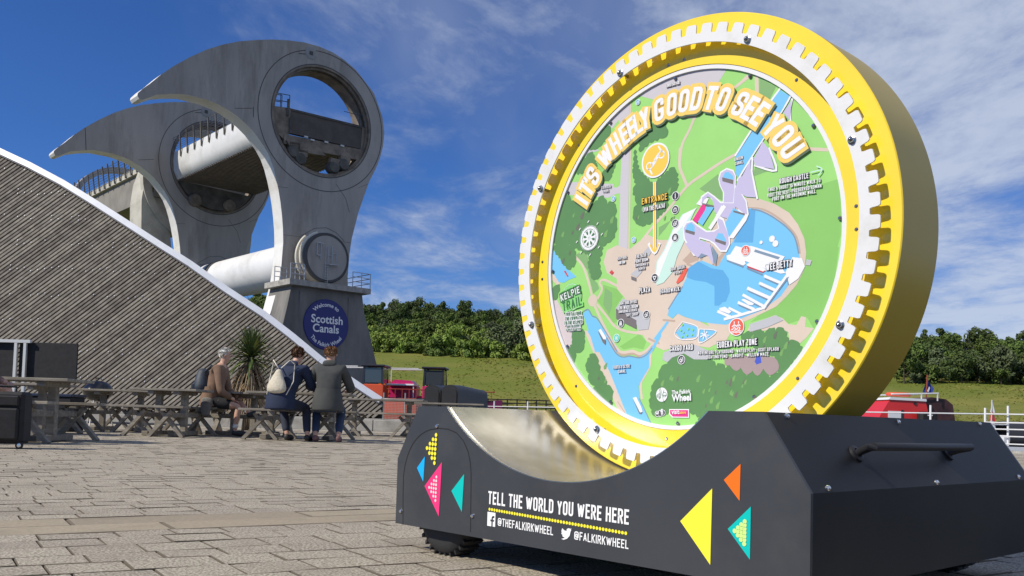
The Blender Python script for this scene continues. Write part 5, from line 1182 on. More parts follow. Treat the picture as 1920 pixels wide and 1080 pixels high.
def person(label, x, y, rz, lean=.06, bow=.04, side=0, hair=(.25,.16,.09), top=(.2,.2,.2), bottom=(.03,.03,.04), shoes=(.03,.03,.03), shorts=False, cross=False, knees=((-.13,.46,.50),(.13,.46,.50)), feet=((-.14,.44,.07),(.15,.48,.07)), hands=((-.20,.50,.74),(.18,.52,.74)), seat=.48, hood=False, tall=1.0, socks=False, bald=0, zb=0):
    t = thing('person', label, 'person', (x, y, zb), None, rz, world=False)
    H = seat; pel = Vector((0, 0, H+.09)); che = Vector((side*.6, lean*1.6, H+.42*tall)); sh = Vector((side, lean*2.6, H+.56*tall)); nk = sh+Vector((side*.1, lean*.5, .075)); hd = nk+Vector((side*.1, bow, .125))
    arms = []
    for k, sg in enumerate((-1, 1)):
        s = sh+Vector((sg*.185, 0, -.015)); h = Vector(hands[k]); el = (s+h)/2+Vector((sg*.10, -.06, -.13))
        arms.append((s, el, h))
    pts = [(pel,(.15,.12)), (pel.lerp(che,.5),(.135,.105)), (che,(.15,.115)), (sh,(.12,.085)), (nk,(.055,.058)), (hd-Vector((0,.0,.035)),(.068,.078)), (hd+Vector((0,-.01,.035)),(.078,.092)), (hd+Vector((0,-.01,.085)),(.062,.075))]
    ed = [(i,i+1) for i in range(7)]
    for s, el, h in arms:
        k = len(pts); w = h+(el-h).normalized()*.07
        pts += [(s,.055),(el,.042),(w,.028),(h,.034)]; ed += [(3,k),(k,k+1),(k+1,k+2),(k+2,k+3)]
    for k_, sg in enumerate((-1, 1)):
        kn = Vector(knees[k_]); ft = Vector(feet[k_]); hp = pel+Vector((sg*.10, .03, -.03)); k = len(pts); toe = Vector((0,.16,-.03)); toe = toe if ft.z < .12 else Vector((.02,.15,.05))
        pts += [(hp,.085),(hp.lerp(kn,.5),.078),(kn,.058),(kn.lerp(ft,.4),.052),(ft+Vector((0,0,.03)),.036),(ft+toe*.55,.036),(ft+toe,.028)]
        ed += [(0,k)]+[(k+i,k+i+1) for i in range(6)]
    skin('body', pts, ed, m_skin, t, 2)
    # five curled fingers on each hand
    for s, el, h in arms:
        f = (h-el).normalized(); side_ = f.cross(ZV).normalized(); mb = MB()
        for j in range(4):
            b = h+f*.03+side_*(-.027+.018*j); l_ = (.062,.072,.068,.052)[j]; mb.tube([b, b+f*l_*.5-ZV*.006, b+f*l_*.85-ZV*.028], [.0085,.008,.006], 6)
        mb.tube([h-side_*.03, h-side_*.052+f*.03, h-side_*.05+f*.058-ZV*.012], [.01,.009,.007], 6); mb.build('fingers', m_skin, t, smooth=True)
    mt = mat('cloth_'+label[:18].replace(' ','_'), top, rough=.85, var=.14, vscale=7, bump=.25, bscale=14)
    tp = [(pel+Vector((0,-.01,-.085)),(.215,.165)), (pel.lerp(che,.4),(.19,.15)), (che,(.205,.15)), (sh-Vector((0,0,.02)),(.17,.12)), (sh+Vector((0,.0,.045)),(.085,.08))]
    te = [(0,1),(1,2),(2,3),(3,4)]
    for s, el, h in arms:
        k = len(tp); w = h+(el-h).normalized()*.055; tp += [(s,.088),(s.lerp(el,.55),.078),(el,.070),(w,.050)]; te += [(3,k),(k,k+1),(k+1,k+2),(k+2,k+3)]
    skin('jacket' if not socks else 'sweater', tp, te, mt, t, 2)
    hm_ = MB(); hm_.lathe([(.5*r,z) for r, z in ((.80,.22),(.92,.12),(1.0,.0),(1.04,-.08),(1.02,-.105),(.9,-.10))], (0,0,0), ZV, 20); hm_.v = [pel+Vector((v.x*.45, v.y*.345-.012, v.z)) for v in hm_.v]; hm_.build('hem', mt, t, smooth=True)
    if hood: skin('hood', [(sh+Vector((-.085,-.03,.06)),(.055,.05)),(sh+Vector((0,-.095,.055)),(.07,.065)),(sh+Vector((.085,-.03,.06)),(.055,.05))], [(0,1),(1,2)], mt, t, 2, 1)
    mbm = mat('cloth_b_'+label[:18].replace(' ','_'), bottom, rough=.85, var=.2, vscale=9, bump=.2, bscale=18)
    pb = MB(); pb.lathe([(math.cos(R_(a))*.5, math.sin(R_(a))*.5) for a in range(-90,91,15)], (0,0,0), ZV, 20); pb.v = [pel+Vector((v.x*.42, v.y*.31, v.z*.25))-Vector((0,.015,.005)) for v in pb.v]
    pb.build('shorts' if shorts else 'trousers', mbm, t, smooth=True)
    for k_, sg in enumerate((-1, 1)):
        kn = Vector(knees[k_]); ft = Vector(feet[k_]); hp = pel+Vector((sg*.10,.0,-.02))
        if shorts: seq = [(hp-(kn-hp)*.15,.12),(hp,.12),(hp.lerp(kn,.5),.10),(hp.lerp(kn,.78),.092)]
        else: seq = [(hp-(kn-hp)*.15,.12),(hp,.118),(hp.lerp(kn,.5),.092),(kn,.076),(kn.lerp(ft,.5),.064),(kn.lerp(ft,.92)+Vector((0,0,.02)),.056)]
        skin('shorts_leg' if shorts else 'trouser_leg', seq, [(i,i+1) for i in range(len(seq)-1)], mbm, t, 2)
    msh = mat('shoe_'+label[:14].replace(' ','_'), shoes, rough=.6)
    for k_ in (0, 1):
        ft = Vector(feet[k_]); toe = Vector((0,.19,-.028)) if ft.z < .12 else Vector((.02,.17,.05))
        skin('shoe', [(ft+Vector((0,-.05,-.01)),(.046,.05)),(ft+toe*.45,(.05,.05)),(ft+toe,(.042,.034))], [(0,1),(1,2)], msh, t, 2, 1)
        if socks: kn = Vector(knees[k_]); skin('sock', [(ft+(kn-ft).normalized()*.05,.046),(ft+(kn-ft).normalized()*.16,.050)], [(0,1)], mat('white_sock', (.78,.78,.76), rough=.9), t, 1)
    hm = mat('hair_'+label[:14].replace(' ','_'), hair, rough=1, spec=.1, var=.3, vscale=30)
    hb_ = MB(); rh = random.Random(len(label)); c = hd+Vector((0,-.02,.045))
    for i in range(420):
        d = Vector((rh.gauss(0,1), rh.gauss(0,1), rh.gauss(0,1))).normalized()
        if d.z < -.75 or (d.y > .35 and d.z < .45) or (d.y > -.1 and d.z < -.25) or d.z > 1-bald*.3: continue
        p = c+Vector((d.x*.080, d.y*.092, d.z*.076)); q = (d+Vector((rh.uniform(-.5,.5), rh.uniform(-.6,.2), rh.uniform(-.7,.3)))).normalized(); w_ = d.cross(q).normalized()*.013
        hb_.add([p-w_, p+w_, p+w_*.5+q*.024+d*.003, p-w_*.5+q*.024+d*.003], [(0,1,2,3)])
    hb_.build('hair', hm, t)
    cap = MB(); n = 16; prof_ = [(math.cos(a)*.083, math.sin(a)*.080) for a in [R_(-20+15*k) for k in range(8)]]
    cap.lathe([(max(r,.001), h_) for r, h_ in prof_], c+Vector((0,-.012,0)), ZV, 18)
    for v in cap.v:
        if v.y-c.y > .045 and v.z-c.z < .045: v.y = c.y+.045
    cap.build('hair_cap', hm, t, smooth=True)
    for sg in (-1, 1): MB().lathe([(.0,.012),(.014,.012),(.02,.0),(.012,-.004)], hd+Vector((sg*.079,-.005,.0)), Vector((sg,-.3,0)), 8).build('ear', m_skin, t, smooth=True)
    fm = MB(); fm.tube([hd+Vector((0,.085,.03)), hd+Vector((0,.104,-.002)), hd+Vector((0,.09,-.012))], [.008,.014,.010], 6); fm.build('nose', m_skin, t, smooth=True)
    for sg in (-1, 1): MB().lathe([(0,.006),(.006,.005),(.010,0)], hd+Vector((sg*.03,.078,.03)), Vector((0,1,0)), 8).build('eye', m_seam, t)
    MB().tube([hd+Vector((-.022,.077,-.038)), hd+Vector((0,.084,-.04)), hd+Vector((.022,.077,-.038))], .004, 5).build('mouth', mat('lips', (.35,.13,.11), rough=.6), t)
    return t
X1, Y1 = onx(396, 15.3)
p1 = person('white-haired man in a brown sweater and black shorts sitting sideways, facing the palm', X1, Y1, R_(-86), lean=.05, bow=.05, hair=(.62,.60,.55), top=(.19,.115,.072), bottom=(.015,.015,.018), shorts=True, socks=True, knees=((-.13,.44,.56),(.12,.47,.50)), feet=((-.02,.62,.36),(.13,.42,.07)), hands=((-.10,.40,.66),(.12,.40,.60)), tall=1.12, seat=.50)
gl_ = MB(); gl_.box((-.0,.27,1.36),(.12,.01,.03)); 
X2, Y2 = onx(526, 13.45)
p2 = person('hunched man in a navy hooded jacket with a cream bag on his back', X2, Y2, R_(-12), lean=.085, bow=.09, side=.07, hair=(.16,.09,.055), top=(.012,.022,.055), bottom=(.018,.024,.045), shoes=(.02,.02,.02), hood=True, tall=1.06, hands=((-.05,.52,.80),(.26,.50,.80)), knees=((-.16,.42,.50),(.22,.40,.50)), feet=((-.02,.28,.07),(.33,.22,.07)))
X3, Y3 = onx(614, 13.55)
p3 = person('man in a charcoal jacket and jeans sitting with his back turned', X3, Y3, R_(4), lean=.04, bow=.03, hair=(.30,.17,.09), top=(.055,.058,.056), bottom=(.022,.04,.085), shoes=(.16,.08,.08), hood=True, tall=1.10, hands=((-.26,.46,.80),(.24,.46,.78)), knees=((-.20,.36,.48),(.16,.38,.48)), feet=((-.17,.05,.07),(.16,.08,.07)), bald=.4)
X0_, Y0_ = onx(-80, 9.9)
p0 = person('person at the left edge of the frame, only a bare knee and forearm in view', X0_, Y0_, R_(-88), hair=(.1,.07,.05), top=(.2,.12,.1), bottom=(.03,.03,.04), shorts=True, knees=((-.12,.47,.60),(.12,.47,.56)), feet=((-.12,.42,.07),(.14,.38,.07)), hands=((-.12,.44,.66),(.12,.42,.63)), lean=.0)
# bags
def bag(name, label, cat, loc, rz, w, d, h, m, strapm, tilt=0, taper=.75, straps=True):
    t = thing(name, label, cat, loc, None, rz, world=False); t.rotation_euler = (tilt, 0, rz)
    skin('bag_body', [((0,0,.08),(w*.5,d*.5)),((0,-.01,h*.45),(w*.52,d*.55)),((0,0,h*.8),(w*.42*taper,d*.42)),((0,.01,h),(w*.3*taper,d*.28))], [(0,1),(1,2),(2,3)], m, t, 2)
    return t
m_nav = mat('navy_nylon', (.025,.035,.05), rough=.6, var=.3, vscale=12, bump=.3, bscale=25); m_cream = mat('cream_cotton', (.60,.54,.42), rough=.9, var=.12, vscale=14, bump=.5, bscale=16)
b1 = bag('backpack', 'dark blue rucksack hanging on the white-haired man\'s back', 'backpack', (X1-.15, Y1-.02, .60), R_(-86), .38, .28, .52, m_nav, m_nav)
MB().tube([(-.13,.06,.45),(-.14,.16,.56),(-.15,.27,.50),(-.15,.22,.30),(-.14,.08,.12)], .018, 6).build('strap', m_nav, b1, smooth=True); MB().tube([(.13,.06,.45),(.14,.16,.56),(.15,.27,.50),(.15,.22,.30),(.14,.08,.12)], .018, 6).build('strap', m_nav, b1, smooth=True)
MB().bbox((0,-.13,.16),(.24,.07,.2),.02).build('pocket', m_nav, b1)
b2 = bag('drawstring_bag', 'cream cotton drawstring bag on the back of the man in navy', 'drawstring bag', (X2-.04, Y2-.17, .60), R_(-12), .33, .15, .46, m_cream, m_cream, tilt=R_(-10), taper=.45)
for sg in (-1, 1): MB().tube([(sg*.02,.02,.47),(sg*.13,.05,.60),(sg*.17,.14,.56),(sg*.19,.12,.30),(sg*.15,.02,.08)], .0075, 6).build('cord', mat('cream_cord', (.70,.66,.56), rough=.9), b2, smooth=True)
jk = thing('grey_jumper', 'grey jumper tied round the white-haired man, hanging over the bench', 'jumper', (X1-.02, Y1-.22, .30), None, 0, world=False)
skin('knit', [((0,0,.02),(.07,.03)),((.0,.0,.16),(.10,.045)),((.02,.02,.34),(.11,.05))], [(0,1),(1,2)], mat('grey_knit', (.17,.165,.155), rough=.95, var=.15, vscale=20, bump=.4, bscale=40), jk, 2)
# suitcase at the frame's left edge
sx, sy = onx(12, 8.95)
sc_ = thing('suitcase', 'black upright soft suitcase on small wheels at the left edge of the plaza', 'suitcase', (sx, sy, 0), None, R_(8), world=False)
m_blk = mat('black_fabric', (.010,.010,.012), rough=.75, var=.4, vscale=15, bump=.2, bscale=80)
MB().bbox((0,0,.30),(.40,.24,.50),.03).build('case_body', m_blk, sc_); MB().bbox((0,-.135,.24),(.32,.05,.30),.015).build('front_pocket', m_blk, sc_); MB().bbox((0,-.13,.46),(.32,.04,.10),.012).build('front_pocket', m_blk, sc_)
for a in (-.15,.15): w_ = MB(); w_.lathe([(0,-.012),(.032,-.012),(.036,-.006),(.036,.006),(.032,.012),(0,.012)], (a+.02,-.10,.036), (0,1,0), 16); w_ = w_.build('wheel', m_rub, sc_); MB().lathe([(0,-.015),(.018,-.014),(.02,-.012)], (a+.02,-.10,.036), (0,1,0), 10).build('wheel_cap', m_chrome, w_)
MB().tube([(-.08,0,.55),(-.08,0,.60),(.08,0,.60),(.08,0,.55)], .012, 6).build('handle', m_blk, sc_)
# black windbreak with aluminium posts
wx, wy = onx(45, 15.2); wb = thing('windbreak', 'black fabric windbreak stretched between slim aluminium posts at the far left', 'windbreak', (wx, wy, 0), None, R_(-2), world=False)
m_alu = mat('aluminium', (.66,.65,.62), rough=.45, metal=.25)
ppm = FPX/15.2
MB().bbox((.33,.06,1.16),(.98,.03,.60),.006).build('fabric_panel', m_blk, wb); MB().bbox((-.62,.06,1.16),(.86,.03,.60),.006).build('fabric_panel', m_blk, wb)
for xx in (-1.05,-.19,-.035): MB().bar((xx,0,0),(xx,0,1.49),.045).build('post', m_alu, wb)
MB().bar((-1.1,0,1.47),(.05,0,1.47),.05).build('top_bar', m_alu, wb); MB().bbox((-.1,0,.02),(.7,.45,.03),.005).build('foot_plate', m_blk, wb); MB().bbox((-1.05,0,.02),(.4,.45,.03),.005).build('foot_plate', m_blk, wb)
bx_, by_ = onx(92, 15.4); cr_ = thing('storage_box', 'black lidded storage box under the windbreak behind the tables', 'box', (bx_, by_, 0), None, 0, world=False)
MB().bbox((0,0,.29),(.95,.5,.56),.012).build('box_body', m_blk, cr_); MB().bbox((0,0,.595),(.99,.54,.05),.01).build('lid', mat('dark_blue_plastic', (.02,.03,.06), rough=.4), cr_)
kx, ky = onx(182, 17.2); kb_ = thing('kettle_barbecue', 'round black kettle barbecue on thin legs behind the second table', 'barbecue', (kx, ky, 0), None, 0, world=False)
m_en = mat('black_enamel', (.012,.012,.014), rough=.12, spec=.6)
MB().lathe([(0,.17),(.08,.165),(.17,.13),(.24,.06),(.27,.0),(.275,-.01)], (0,0,.74), ZV, 28).build('lid', m_en, kb_, smooth=True); MB().lathe([(.275,0),(.25,-.08),(.18,-.16),(.08,-.2),(0,-.205)], (0,0,.72), ZV, 28).build('bowl', m_en, kb_, smooth=True)
for a in (20,150,270): MB().tube([(.15*math.cos(R_(a)),.15*math.sin(R_(a)),.58),(.30*math.cos(R_(a)),.30*math.sin(R_(a)),.0)], .012, 6).build('leg', m_alu, kb_)
MB().tube([(-.05,0,.93),(-.05,0,.96),(.05,0,.96),(.05,0,.93)], .01, 6).build('handle', m_blk, kb_)
# ================================================================== cordyline palm
qx, qy = onx(466, 18.2); palm = thing('cordyline_palm', 'spiky cordyline palm with a skirt of dead tan leaves, behind the seated people', 'palm', (qx, qy, 0), None, 0, world=False)
m_lf = mat('palm_blade', (.085,.13,.03), rough=.5, col2=(.045,.075,.02), vscale=3, rand=.25); m_lf2 = mat('palm_blade_yellow', (.24,.25,.07), rough=.5, rand=.2); m_dead = mat('dead_palm_leaf', (.33,.24,.14), rough=.9, col2=(.18,.13,.075), vscale=6)
MB().tube([(0,0,0),(.02,0,.6),(0,.02,1.15),(0,0,1.5)], [.13,.10,.09,.06], 10).build('trunk', m_bark, palm, smooth=True)
def blade(c, d, L_, w_, droop):
    e = d.cross(ZV); e = e.normalized() if e.length > .05 else Vector((1,0,0)); vs = []; n = 6
    for k in range(n+1):
        t = k/n; p = c+d*L_*t-ZV*droop*L_*t*t*t; ww = w_*(1-.96*t**2.2)*(.55+.45*min(1,t*5)); up_ = e.cross(d).normalized()*ww*.35
        vs += [p-e*ww+up_, p, p+e*ww+up_]
    return vs, [f for k in range(n) for f in ((3*k,3*k+1,3*k+4,3*k+3),(3*k+1,3*k+2,3*k+5,3*k+4))]
rpz = random.Random(9)
for i in range(230):
    z = rpz.uniform(-.25, 1)**1 if i > 40 else rpz.uniform(.6,1); a = rpz.random()*6.283; r = math.sqrt(max(0,1-z*z)); d = Vector((r*math.cos(a), r*math.sin(a), z)).normalized()
    mb = MB(); v_, f_ = blade(Vector((0,0,1.45+.12*z)), d, rpz.uniform(.60,.82)*(1 if z < .7 else .85), .023, rpz.uniform(.05,.55) if z < .8 else rpz.uniform(0,.12)); mb.add(v_, f_)
    mb.build('leaf', m_lf if rpz.random() < .84 else m_lf2, palm)
mb = MB()
for i in range(260):
    a = rpz.random()*6.283; zz = rpz.uniform(.75, 1.4); r0 = .09; c = Vector((r0*math.cos(a), r0*math.sin(a), zz)); d = Vector((math.cos(a)*.55, math.sin(a)*.55, -.55)).normalized()
    v_, f_ = blade(c, d, rpz.uniform(.35,.62), .016, rpz.uniform(.3,.8)); mb.add(v_, f_)
mb.build('dead_leaves', m_dead, palm, kind='stuff')
# ================================================================== black domed bins by the basin
m_bin = mat('black_plastic', (.022,.023,.026), rough=.38, spec=.5, var=.1, vscale=3)
def bin_(x, y, lab):
    t = thing('domed_bin', lab, 'bin', (x, y, 0), 'black domed bins in two ranks', R_(-28), world=False)
    w_, d_, h_ = .62, .66, 1.24; pr = [(-w_/2,0),(w_/2,0),(w_/2,h_)]+[(w_/2*math.cos(R_(a)), h_+w_*.32*math.sin(R_(a))) for a in range(15,180,15)]+[(-w_/2,h_)]
    MB().prism(pr[::-1], (0,-d_/2,0), Vector((1,0,0)), ZV, Vector((0,1,0)), 0, d_).build('bin_body', m_bin, t, smooth=30)
    pr2 = [(x_*.86, .12+(z_-.1)*.93) for x_, z_ in pr if z_ > 0]; 
    MB().prism([(x_*.84, z_*.94) for x_, z_ in pr if z_ > 0]+[(-w_/2*.84,.1),(w_/2*.84,.1)][::1], (0,-d_/2-.03,0), Vector((1,0,0)), ZV, Vector((0,1,0)), 0, .03).build('door', m_bin, t)
    for k in range(3): MB().box((0,-d_/2-.036,.25+.25*k),(w_*.78,.012,.03)).build('door_rib', m_bin, t)
    return t
BL = ['black domed bin at the left front of the group by the basin railing','black domed bin at the right front, nearest the cradle']
for k in range(5):
    bin_(*onx(820+k*13, 30+k*1.0), BL[0] if k == 0 else 'black domed bin %s behind the left front one' % ('directly','second','third','last')[k-1])
    bin_(*onx(853+k*9.5, 29.4+k*1.0), BL[1] if k == 0 else 'black domed bin %s behind the right front one' % ('directly','second','third','last')[k-1])
# ================================================================== railings
m_wrail = mat('white_painted_rail', (.74,.75,.76), rough=.4)
def railing(name, label, P, Q, n, hts, posth, r=.015, pr=.024, m=m_wrail):
    mid = (P+Q)/2; t = thing(name, label, 'railing', mid)
    for k in range(n+1): p = P.lerp(Q, k/n); MB().tube([p-ZV*.05, p+ZV*posth], pr, 8).build('post', m, t, smooth=40)
    for h in hts: MB().tube([P+ZV*h, Q+ZV*h], r, 6).build('rail', m, t, smooth=True)
    return t
EP = lambda px_: None
def edge_at(px_):   # where a sight line crosses the basin edge
    d = sight(px_, 780); a, b = EDGE[0], EDGE[1]
    if px_ > 1890: a, b = EDGE[1], EDGE[2]
    e = b-a; den = d.x*e.y-d.y*e.x; t = (a.x*e.y-a.y*e.x)/den; return Vector((d.x*t, d.y*t, 0))
railing('basin_railing', 'white tubular railing along the basin behind the cradle', edge_at(868), edge_at(1890), 11, (.12,.36,.60,.82), 1.0)
e0 = edge_at(1620); e1 = EDGE[1]+Vector((-.2,.1,0))
railing('basin_railing', 'white railing with six thin rails at the far right edge of the plaza', EDGE[1]+Vector((-.15,.05,0)), EDGE[2], 6, (.03,.19,.35,.50,.64,.82), .95)
mf = railing('mesh_fence', 'low fence with wire mesh panels between the tables and the boats', Vector((gx(640,33.5),33.5,0)), Vector((gx(800,32.5),32.5,0)), 4, (.08,1.0), 1.22, m=m_rail)
mw = MB(); a = Vector((gx(640,33.5),33.5,0)); b = Vector((gx(800,32.5),32.5,0)); L_ = (b-a).length; d = (b-a).normalized()
k = 0
while k*.055 < L_: mw.bar(a+d*k*.055+ZV*.1, a+d*k*.055+ZV*1.0, .008); k += 1
for k in range(16): mw.bar(a+ZV*(.12+k*.055), b+ZV*(.12+k*.055), .008)
mw.build('wire_mesh', m_rail, mf, kind='stuff')
m_bf = mat('brown_timber_fence', (.17,.115,.07), rough=.9, var=.2, vscale=3)
P = Vector((gx(860,93), 93, 0)); Q = Vector((gx(1060,93), 93, 0)); ff = thing('bank_fence', 'brown post and rail fence along the far bank of the basin', 'fence', Vector((0,93,1)))
for k in range(12): p = P.lerp(Q, k/11); p.z = hz(p.x, 93); MB().bar(p-ZV*.3, p+ZV*1.35, .14).build('post', m_bf, ff)
for h in (.5,.9,1.25): MB().bar(Vector((P.x,93,hz(P.x,93)+h)), Vector((Q.x,93,hz(Q.x,93)+h)), .06, .12).build('rail', m_bf, ff)
# ================================================================== boats
def gloss(n, c, r=.3): return mat(n, c, rough=r, spec=.5, var=.04, vscale=1)
m_glass = mat('boat_glass', (.05,.06,.07), rough=.06, spec=.8); m_cab = gloss('boat_black', (.03,.03,.034)); m_bw = gloss('boat_white', (.72,.73,.74)); m_bred = gloss('boat_red', (.62,.03,.03)); m_bor = gloss('boat_orange', (.85,.20,.03)); m_bmag = gloss('boat_magenta', (.55,.02,.14)); m_bdr = gloss('boat_dark_red', (.30,.045,.03))
WL = -.62
def hull(mb, L_, B_, H_, bow=.25):
    n = 12; vs = []; fs = []
    for i in range(n+1):
        t = i/n; x = -L_/2+L_*t; w = B_/2*(1-max(0,(t-(1-bow))/bow)**2.2)*(1-max(0,(.08-t)/.08)*.25); sh_ = .12*max(0,(t-.6)/.4)**2
        vs += [(x,-w*.75,-.3),(x,-w,H_*.55),(x,-w,H_+sh_),(x,w,H_+sh_),(x,w,H_*.55),(x,w*.75,-.3)]
    for i in range(n):
        for k in range(5): fs.append((i*6+k, i*6+6+k, i*6+7+k, i*6+1+k))
    fs += [(0,1,2,3,4,5), tuple(n*6+k for k in (5,4,3,2,1,0))]; fs += [(i*6+2, i*6+8, i*6+9, i*6+3) for i in range(n)]
    return mb.add(vs, fs)
def boat(name, label, x, D, rz): return thing(name, label, 'boat', (gx(x, D), D, WL), None, rz, world=False)
def workboat(label, x, D, rz, mh, ring=False):
    t = boat('trip_boat', label, x, D, rz); H_ = 2.1
    hull(MB(), 9.0, 2.9, H_).build('hull', mh, t); MB().bbox((0,0,H_+.03),(8.0,2.6,.08),.02).build('deck', m_cab, t)
    cab = MB(); cab.bbox((0,0,H_+.45),(1.45,1.5,.9),.04).build('cabin', mh, t)
    for sx_ in (-.64,.64):
        for sy_ in (-.68,.68): MB().bar((sx_,sy_,H_+.9),(sx_*.92,sy_*.95,H_+2.05),.13).build('cabin_post', m_cab, t)
    MB().bbox((0,0,H_+2.1),(1.6,1.7,.14),.05).build('cabin_roof', m_cab, t)
    for sy_ in (-.69,.69): MB().box((0,sy_,H_+1.47),(1.1,.02,.95)).build('window', m_glass, t)
    for sx_ in (-.65,.65): MB().box((sx_,0,H_+1.47),(.02,1.15,.95)).build('window', m_glass, t)
    MB().bbox((-2.2,0,H_+.95),(1.9,1.7,.12),.03).build('awning', m_bw, t)
    for sx_ in (-3.1,-1.3):
        for sy_ in (-.75,.75): MB().bar((sx_,sy_,H_),(sx_,sy_,H_+2.0 if sx_ < -3 else H_+.95),.06).build('awning_post', m_alu, t)
    MB().tube([(-3.1,-.75,H_+2),(-1.0,-.75,H_+2.02)],.04,6).build('frame_bar', m_alu, t); MB().tube([(-3.1,.75,H_+2),(-1.0,.75,H_+2.02)],.04,6).build('frame_bar', m_alu, t)
    for k in range(7): MB().bar((1.2+k*.45,-1.35,H_),(1.2+k*.45,-1.35,H_+.6),.04).build('rail_post', m_bdr, t)
    MB().tube([(1.1,-1.35,H_+.6),(4.1,-1.2,H_+.6)],.035,6).build('rail', m_bdr, t)
    if ring:
        MB().tube([(1.2+.42*math.cos(a),-1.5,H_+.2+.42*math.sin(a)) for a in [R_(15*k) for k in range(24)]],.09,8,closed=True).build('lifebuoy', m_bor, t, smooth=True)
    return t
b_ = workboat('orange-red trip boat with a square black glazed wheelhouse, moored left of the magenta one', 702, 60, R_(-6), gloss('boat_vermilion',(.60,.09,.03)))
b_ = workboat('magenta trip boat with a black wheelhouse and orange lifebuoy behind the black bins', 814, 61, R_(-4), m_bmag, True)
t = boat('pod_boat', 'small bright orange and magenta covered boat between the two black wheelhouses', 752, 62.5, R_(-3))
hull(MB(), 3.6, 1.7, 2.3).build('hull', m_bmag, t)
MB().prism([(-1.45,2.3),(-1.45,3.35),(-.75,3.4),(-.7,2.3)], (0,-.8,0), Vector((1,0,0)), ZV, Vector((0,1,0)), 0, 1.6).build('orange_cover', m_bor, t)
MB().prism([(-.68,2.3),(-.68,3.1),(-.35,3.42),(.75,3.38),(1.1,3.0),(1.1,2.3)], (0,-.85,0), Vector((1,0,0)), ZV, Vector((0,1,0)), 0, 1.7).build('magenta_cover', m_bmag, t)
# red cabin boat at the right
D_ = 40; rb = boat('cabin_boat', 'red and white canal cruiser with a dark canopy and an orange lifebuoy on its roof', 1700, D_, R_(2))
H_ = 1.05; hull(MB(), 6.6, 2.4, H_).build('hull', m_bw, rb)
z_ = lambda py, px_=1700: (.43+(785+(px_-960)*.0288-py)/FPX*D_)-WL
cx_ = lambda px_: (px_-1700)/FPX*D_*1.0
c1 = [(cx_(1628),z_(788)),(cx_(1649),z_(752)),(cx_(1716),z_(753)),(cx_(1724),z_(788))]
MB().prism(c1[::-1] if False else c1, (0,-.95,0), Vector((1,0,0)), ZV, Vector((0,1,0)), 0, 1.9).build('cabin', m_bred, rb)
MB().prism([(cx_(1646),z_(752)),(cx_(1650),z_(747.5)),(cx_(1716),z_(749)),(cx_(1717),z_(753.5))], (0,-1.0,0), Vector((1,0,0)), ZV, Vector((0,1,0)), 0, 2.0).build('cabin_roof', m_bw, rb)
MB().box((cx_(1658),-.965,z_(780)),(.55,.02,.34)).build('white_panel', m_bw, rb); MB().box((cx_(1672),-.965,z_(779)),(.09,.02,.42)).build('window_post', m_cab, rb); MB().lathe([(0,.0),(.06,.0),(.07,.02)], (cx_(1696),-.96,z_(758)), (0,-1,0), 10).build('lamp', m_cab, rb)
cn = [(cx_(1716),z_(790)),(cx_(1716),z_(751)),(cx_(1730),z_(745)),(cx_(1757),z_(748)),(cx_(1770),z_(758)),(cx_(1775),z_(790))]
MB().prism(cn, (0,-.9,0), Vector((1,0,0)), ZV, Vector((0,1,0)), .1, 1.8).build('canopy', mat('dark_canopy', (.045,.018,.018), rough=.5, var=.4, vscale=3), rb)
MB().tube([(cx_(1680)+.45*math.cos(a),-.2+.3*math.sin(a),z_(741)) for a in [R_(20*k) for k in range(18)]],.085,8,closed=True).build('lifebuoy', gloss('buoy_orange',(.75,.10,.05)), rb, smooth=True)
for yy in (-.95,.9): MB().tube([(cx_(1652),yy,z_(742)),(cx_(1740),yy,z_(738))],.03,6).build('roof_rail', m_bw, rb)
for px2 in (1708, 1738): MB().bar((cx_(px2),-.95,z_(752)),(cx_(px2),-.95,z_(739)),.04).build('roof_rail_post', m_bw, rb)
fp = MB().tube([(cx_(1737),0,z_(745)),(cx_(1737)+.05,0,z_(702))],.035,6).build('flag_pole', mat('varnished_pole', (.25,.06,.03), rough=.4), rb)
fl = MB(); f0 = cx_(1737)
fl.add([(f0+.04,0,z_(710)),(f0+.16,.08,z_(716)),(f0+.34,-.02,z_(728)),(f0+.28,.05,z_(737)),(f0+.02,-.06,z_(737)),(f0-.14,.05,z_(735))],[(0,1,2,3,4,5)]); fl.build('flag', mat('blue_flag', (.02,.05,.28), rough=.8), rb)
MB().prism([(f0-.0,z_(733)),(f0+.09,z_(724)),(f0+.13,z_(727)),(f0+.06,z_(735))], (0,-.085,0), Vector((1,0,0)), ZV, Vector((0,1,0)), 0, .01).build('flag_emblem', m_bw, rb)
st = thing('helm_seat', 'black padded helm seat standing in the stern of the red cruiser', 'seat', (gx(1738,38.8), 38.8, WL+.9), None, 0, world=False)
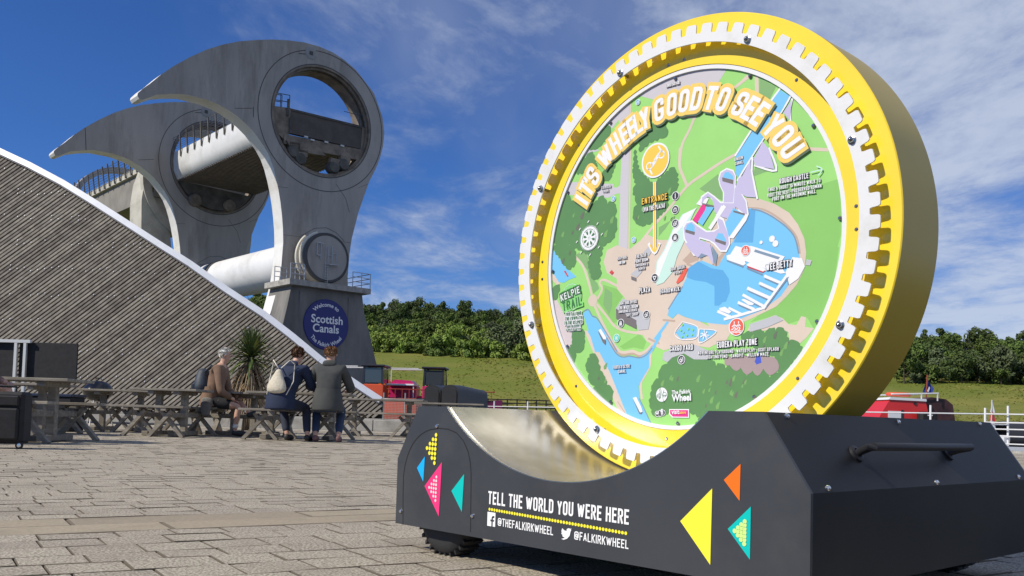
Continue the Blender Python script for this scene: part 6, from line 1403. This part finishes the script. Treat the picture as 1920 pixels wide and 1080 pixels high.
MB().bbox((0,0,.62),(.72,.5,.62),.1).build('backrest', m_blk, st); MB().bbox((0,-.02,.3),(.9,.6,.16),.05).build('cushion', m_blk, st); MB().box((.02,-.262,.78),(.2,.02,.05)).build('maker_plate', m_bw, st); MB().tube([(0,0,-.1),(0,0,.25)],.06,8).build('pedestal', m_alu, st)
D_ = 34; dg_ = boat('dinghy', 'small white dinghy with a dark canopy cut by the right edge', 1905, D_, R_(6))
hull(MB(), 3.2, 1.4, .55).build('hull', m_bw, dg_)
MB().lathe([(.62,-.5),(.62,.9)], (-.15,0,.85), (1,0,0), 20, 0, math.pi*2).build('canopy', m_cab, dg_, smooth=True)
MB().tube([(-1.1,-.5,.5),(-1.1,-.5,.95),(-1.4,-.4,1.0)],.03,6).build('pulpit', m_alu, dg_); MB().bbox((-.6,-.3,.75),(.5,.4,.35),.05).build('engine_cover', m_bw, dg_)
fx, fy = onx(1857, 30); fg = thing('flag_staff', 'thin staff with a drooping red and white flag right of the red cruiser', 'flag', (fx, fy, WL), None, 0, world=False)
MB().tube([(0,0,0),(.05,0,2.1)],.022,6).build('staff', m_alu, fg)
for k, mm in enumerate((m_bw, m_bred, m_bw)): MB().add([(.05-.02*k,-.02,2.05-.28*k),(.11+.02*k,.03,1.95-.28*k),(.14+.02*k,-.02,1.68-.28*k),(.0-.03*k,.02,1.70-.28*k)],[(0,1,2,3)]).build('flag_cloth', mm, fg)
pn = thing('pontoon_rail', 'white boat pulpit rail behind the top of the cradle at the right', 'railing', (gx(1835,36), 36, WL), None, 0, world=False)
for k in range(4): MB().bar((-.45+.3*k,0,0),(-.45+.3*k,0,1.32),.045).build('post', m_bw, pn)
for h in (.95,1.3): MB().bar((-.5,0,h),(.55,0,h),.05).build('rail', m_bw, pn)
jt = thing('pontoon', 'grey floating pontoon beyond the right-hand railing', 'pontoon', (gx(1860,31), 31, WL), None, R_(3), world=False)
MB().bbox((0,0,.12),(9,1.6,.3),.02).build('deck', m_conc, jt)
for k in range(4): MB().tube([(-4+k*2.6,-.6,.2),(-4+k*2.6,-.6,.55)],.06,8).build('bollard', m_rail, jt)
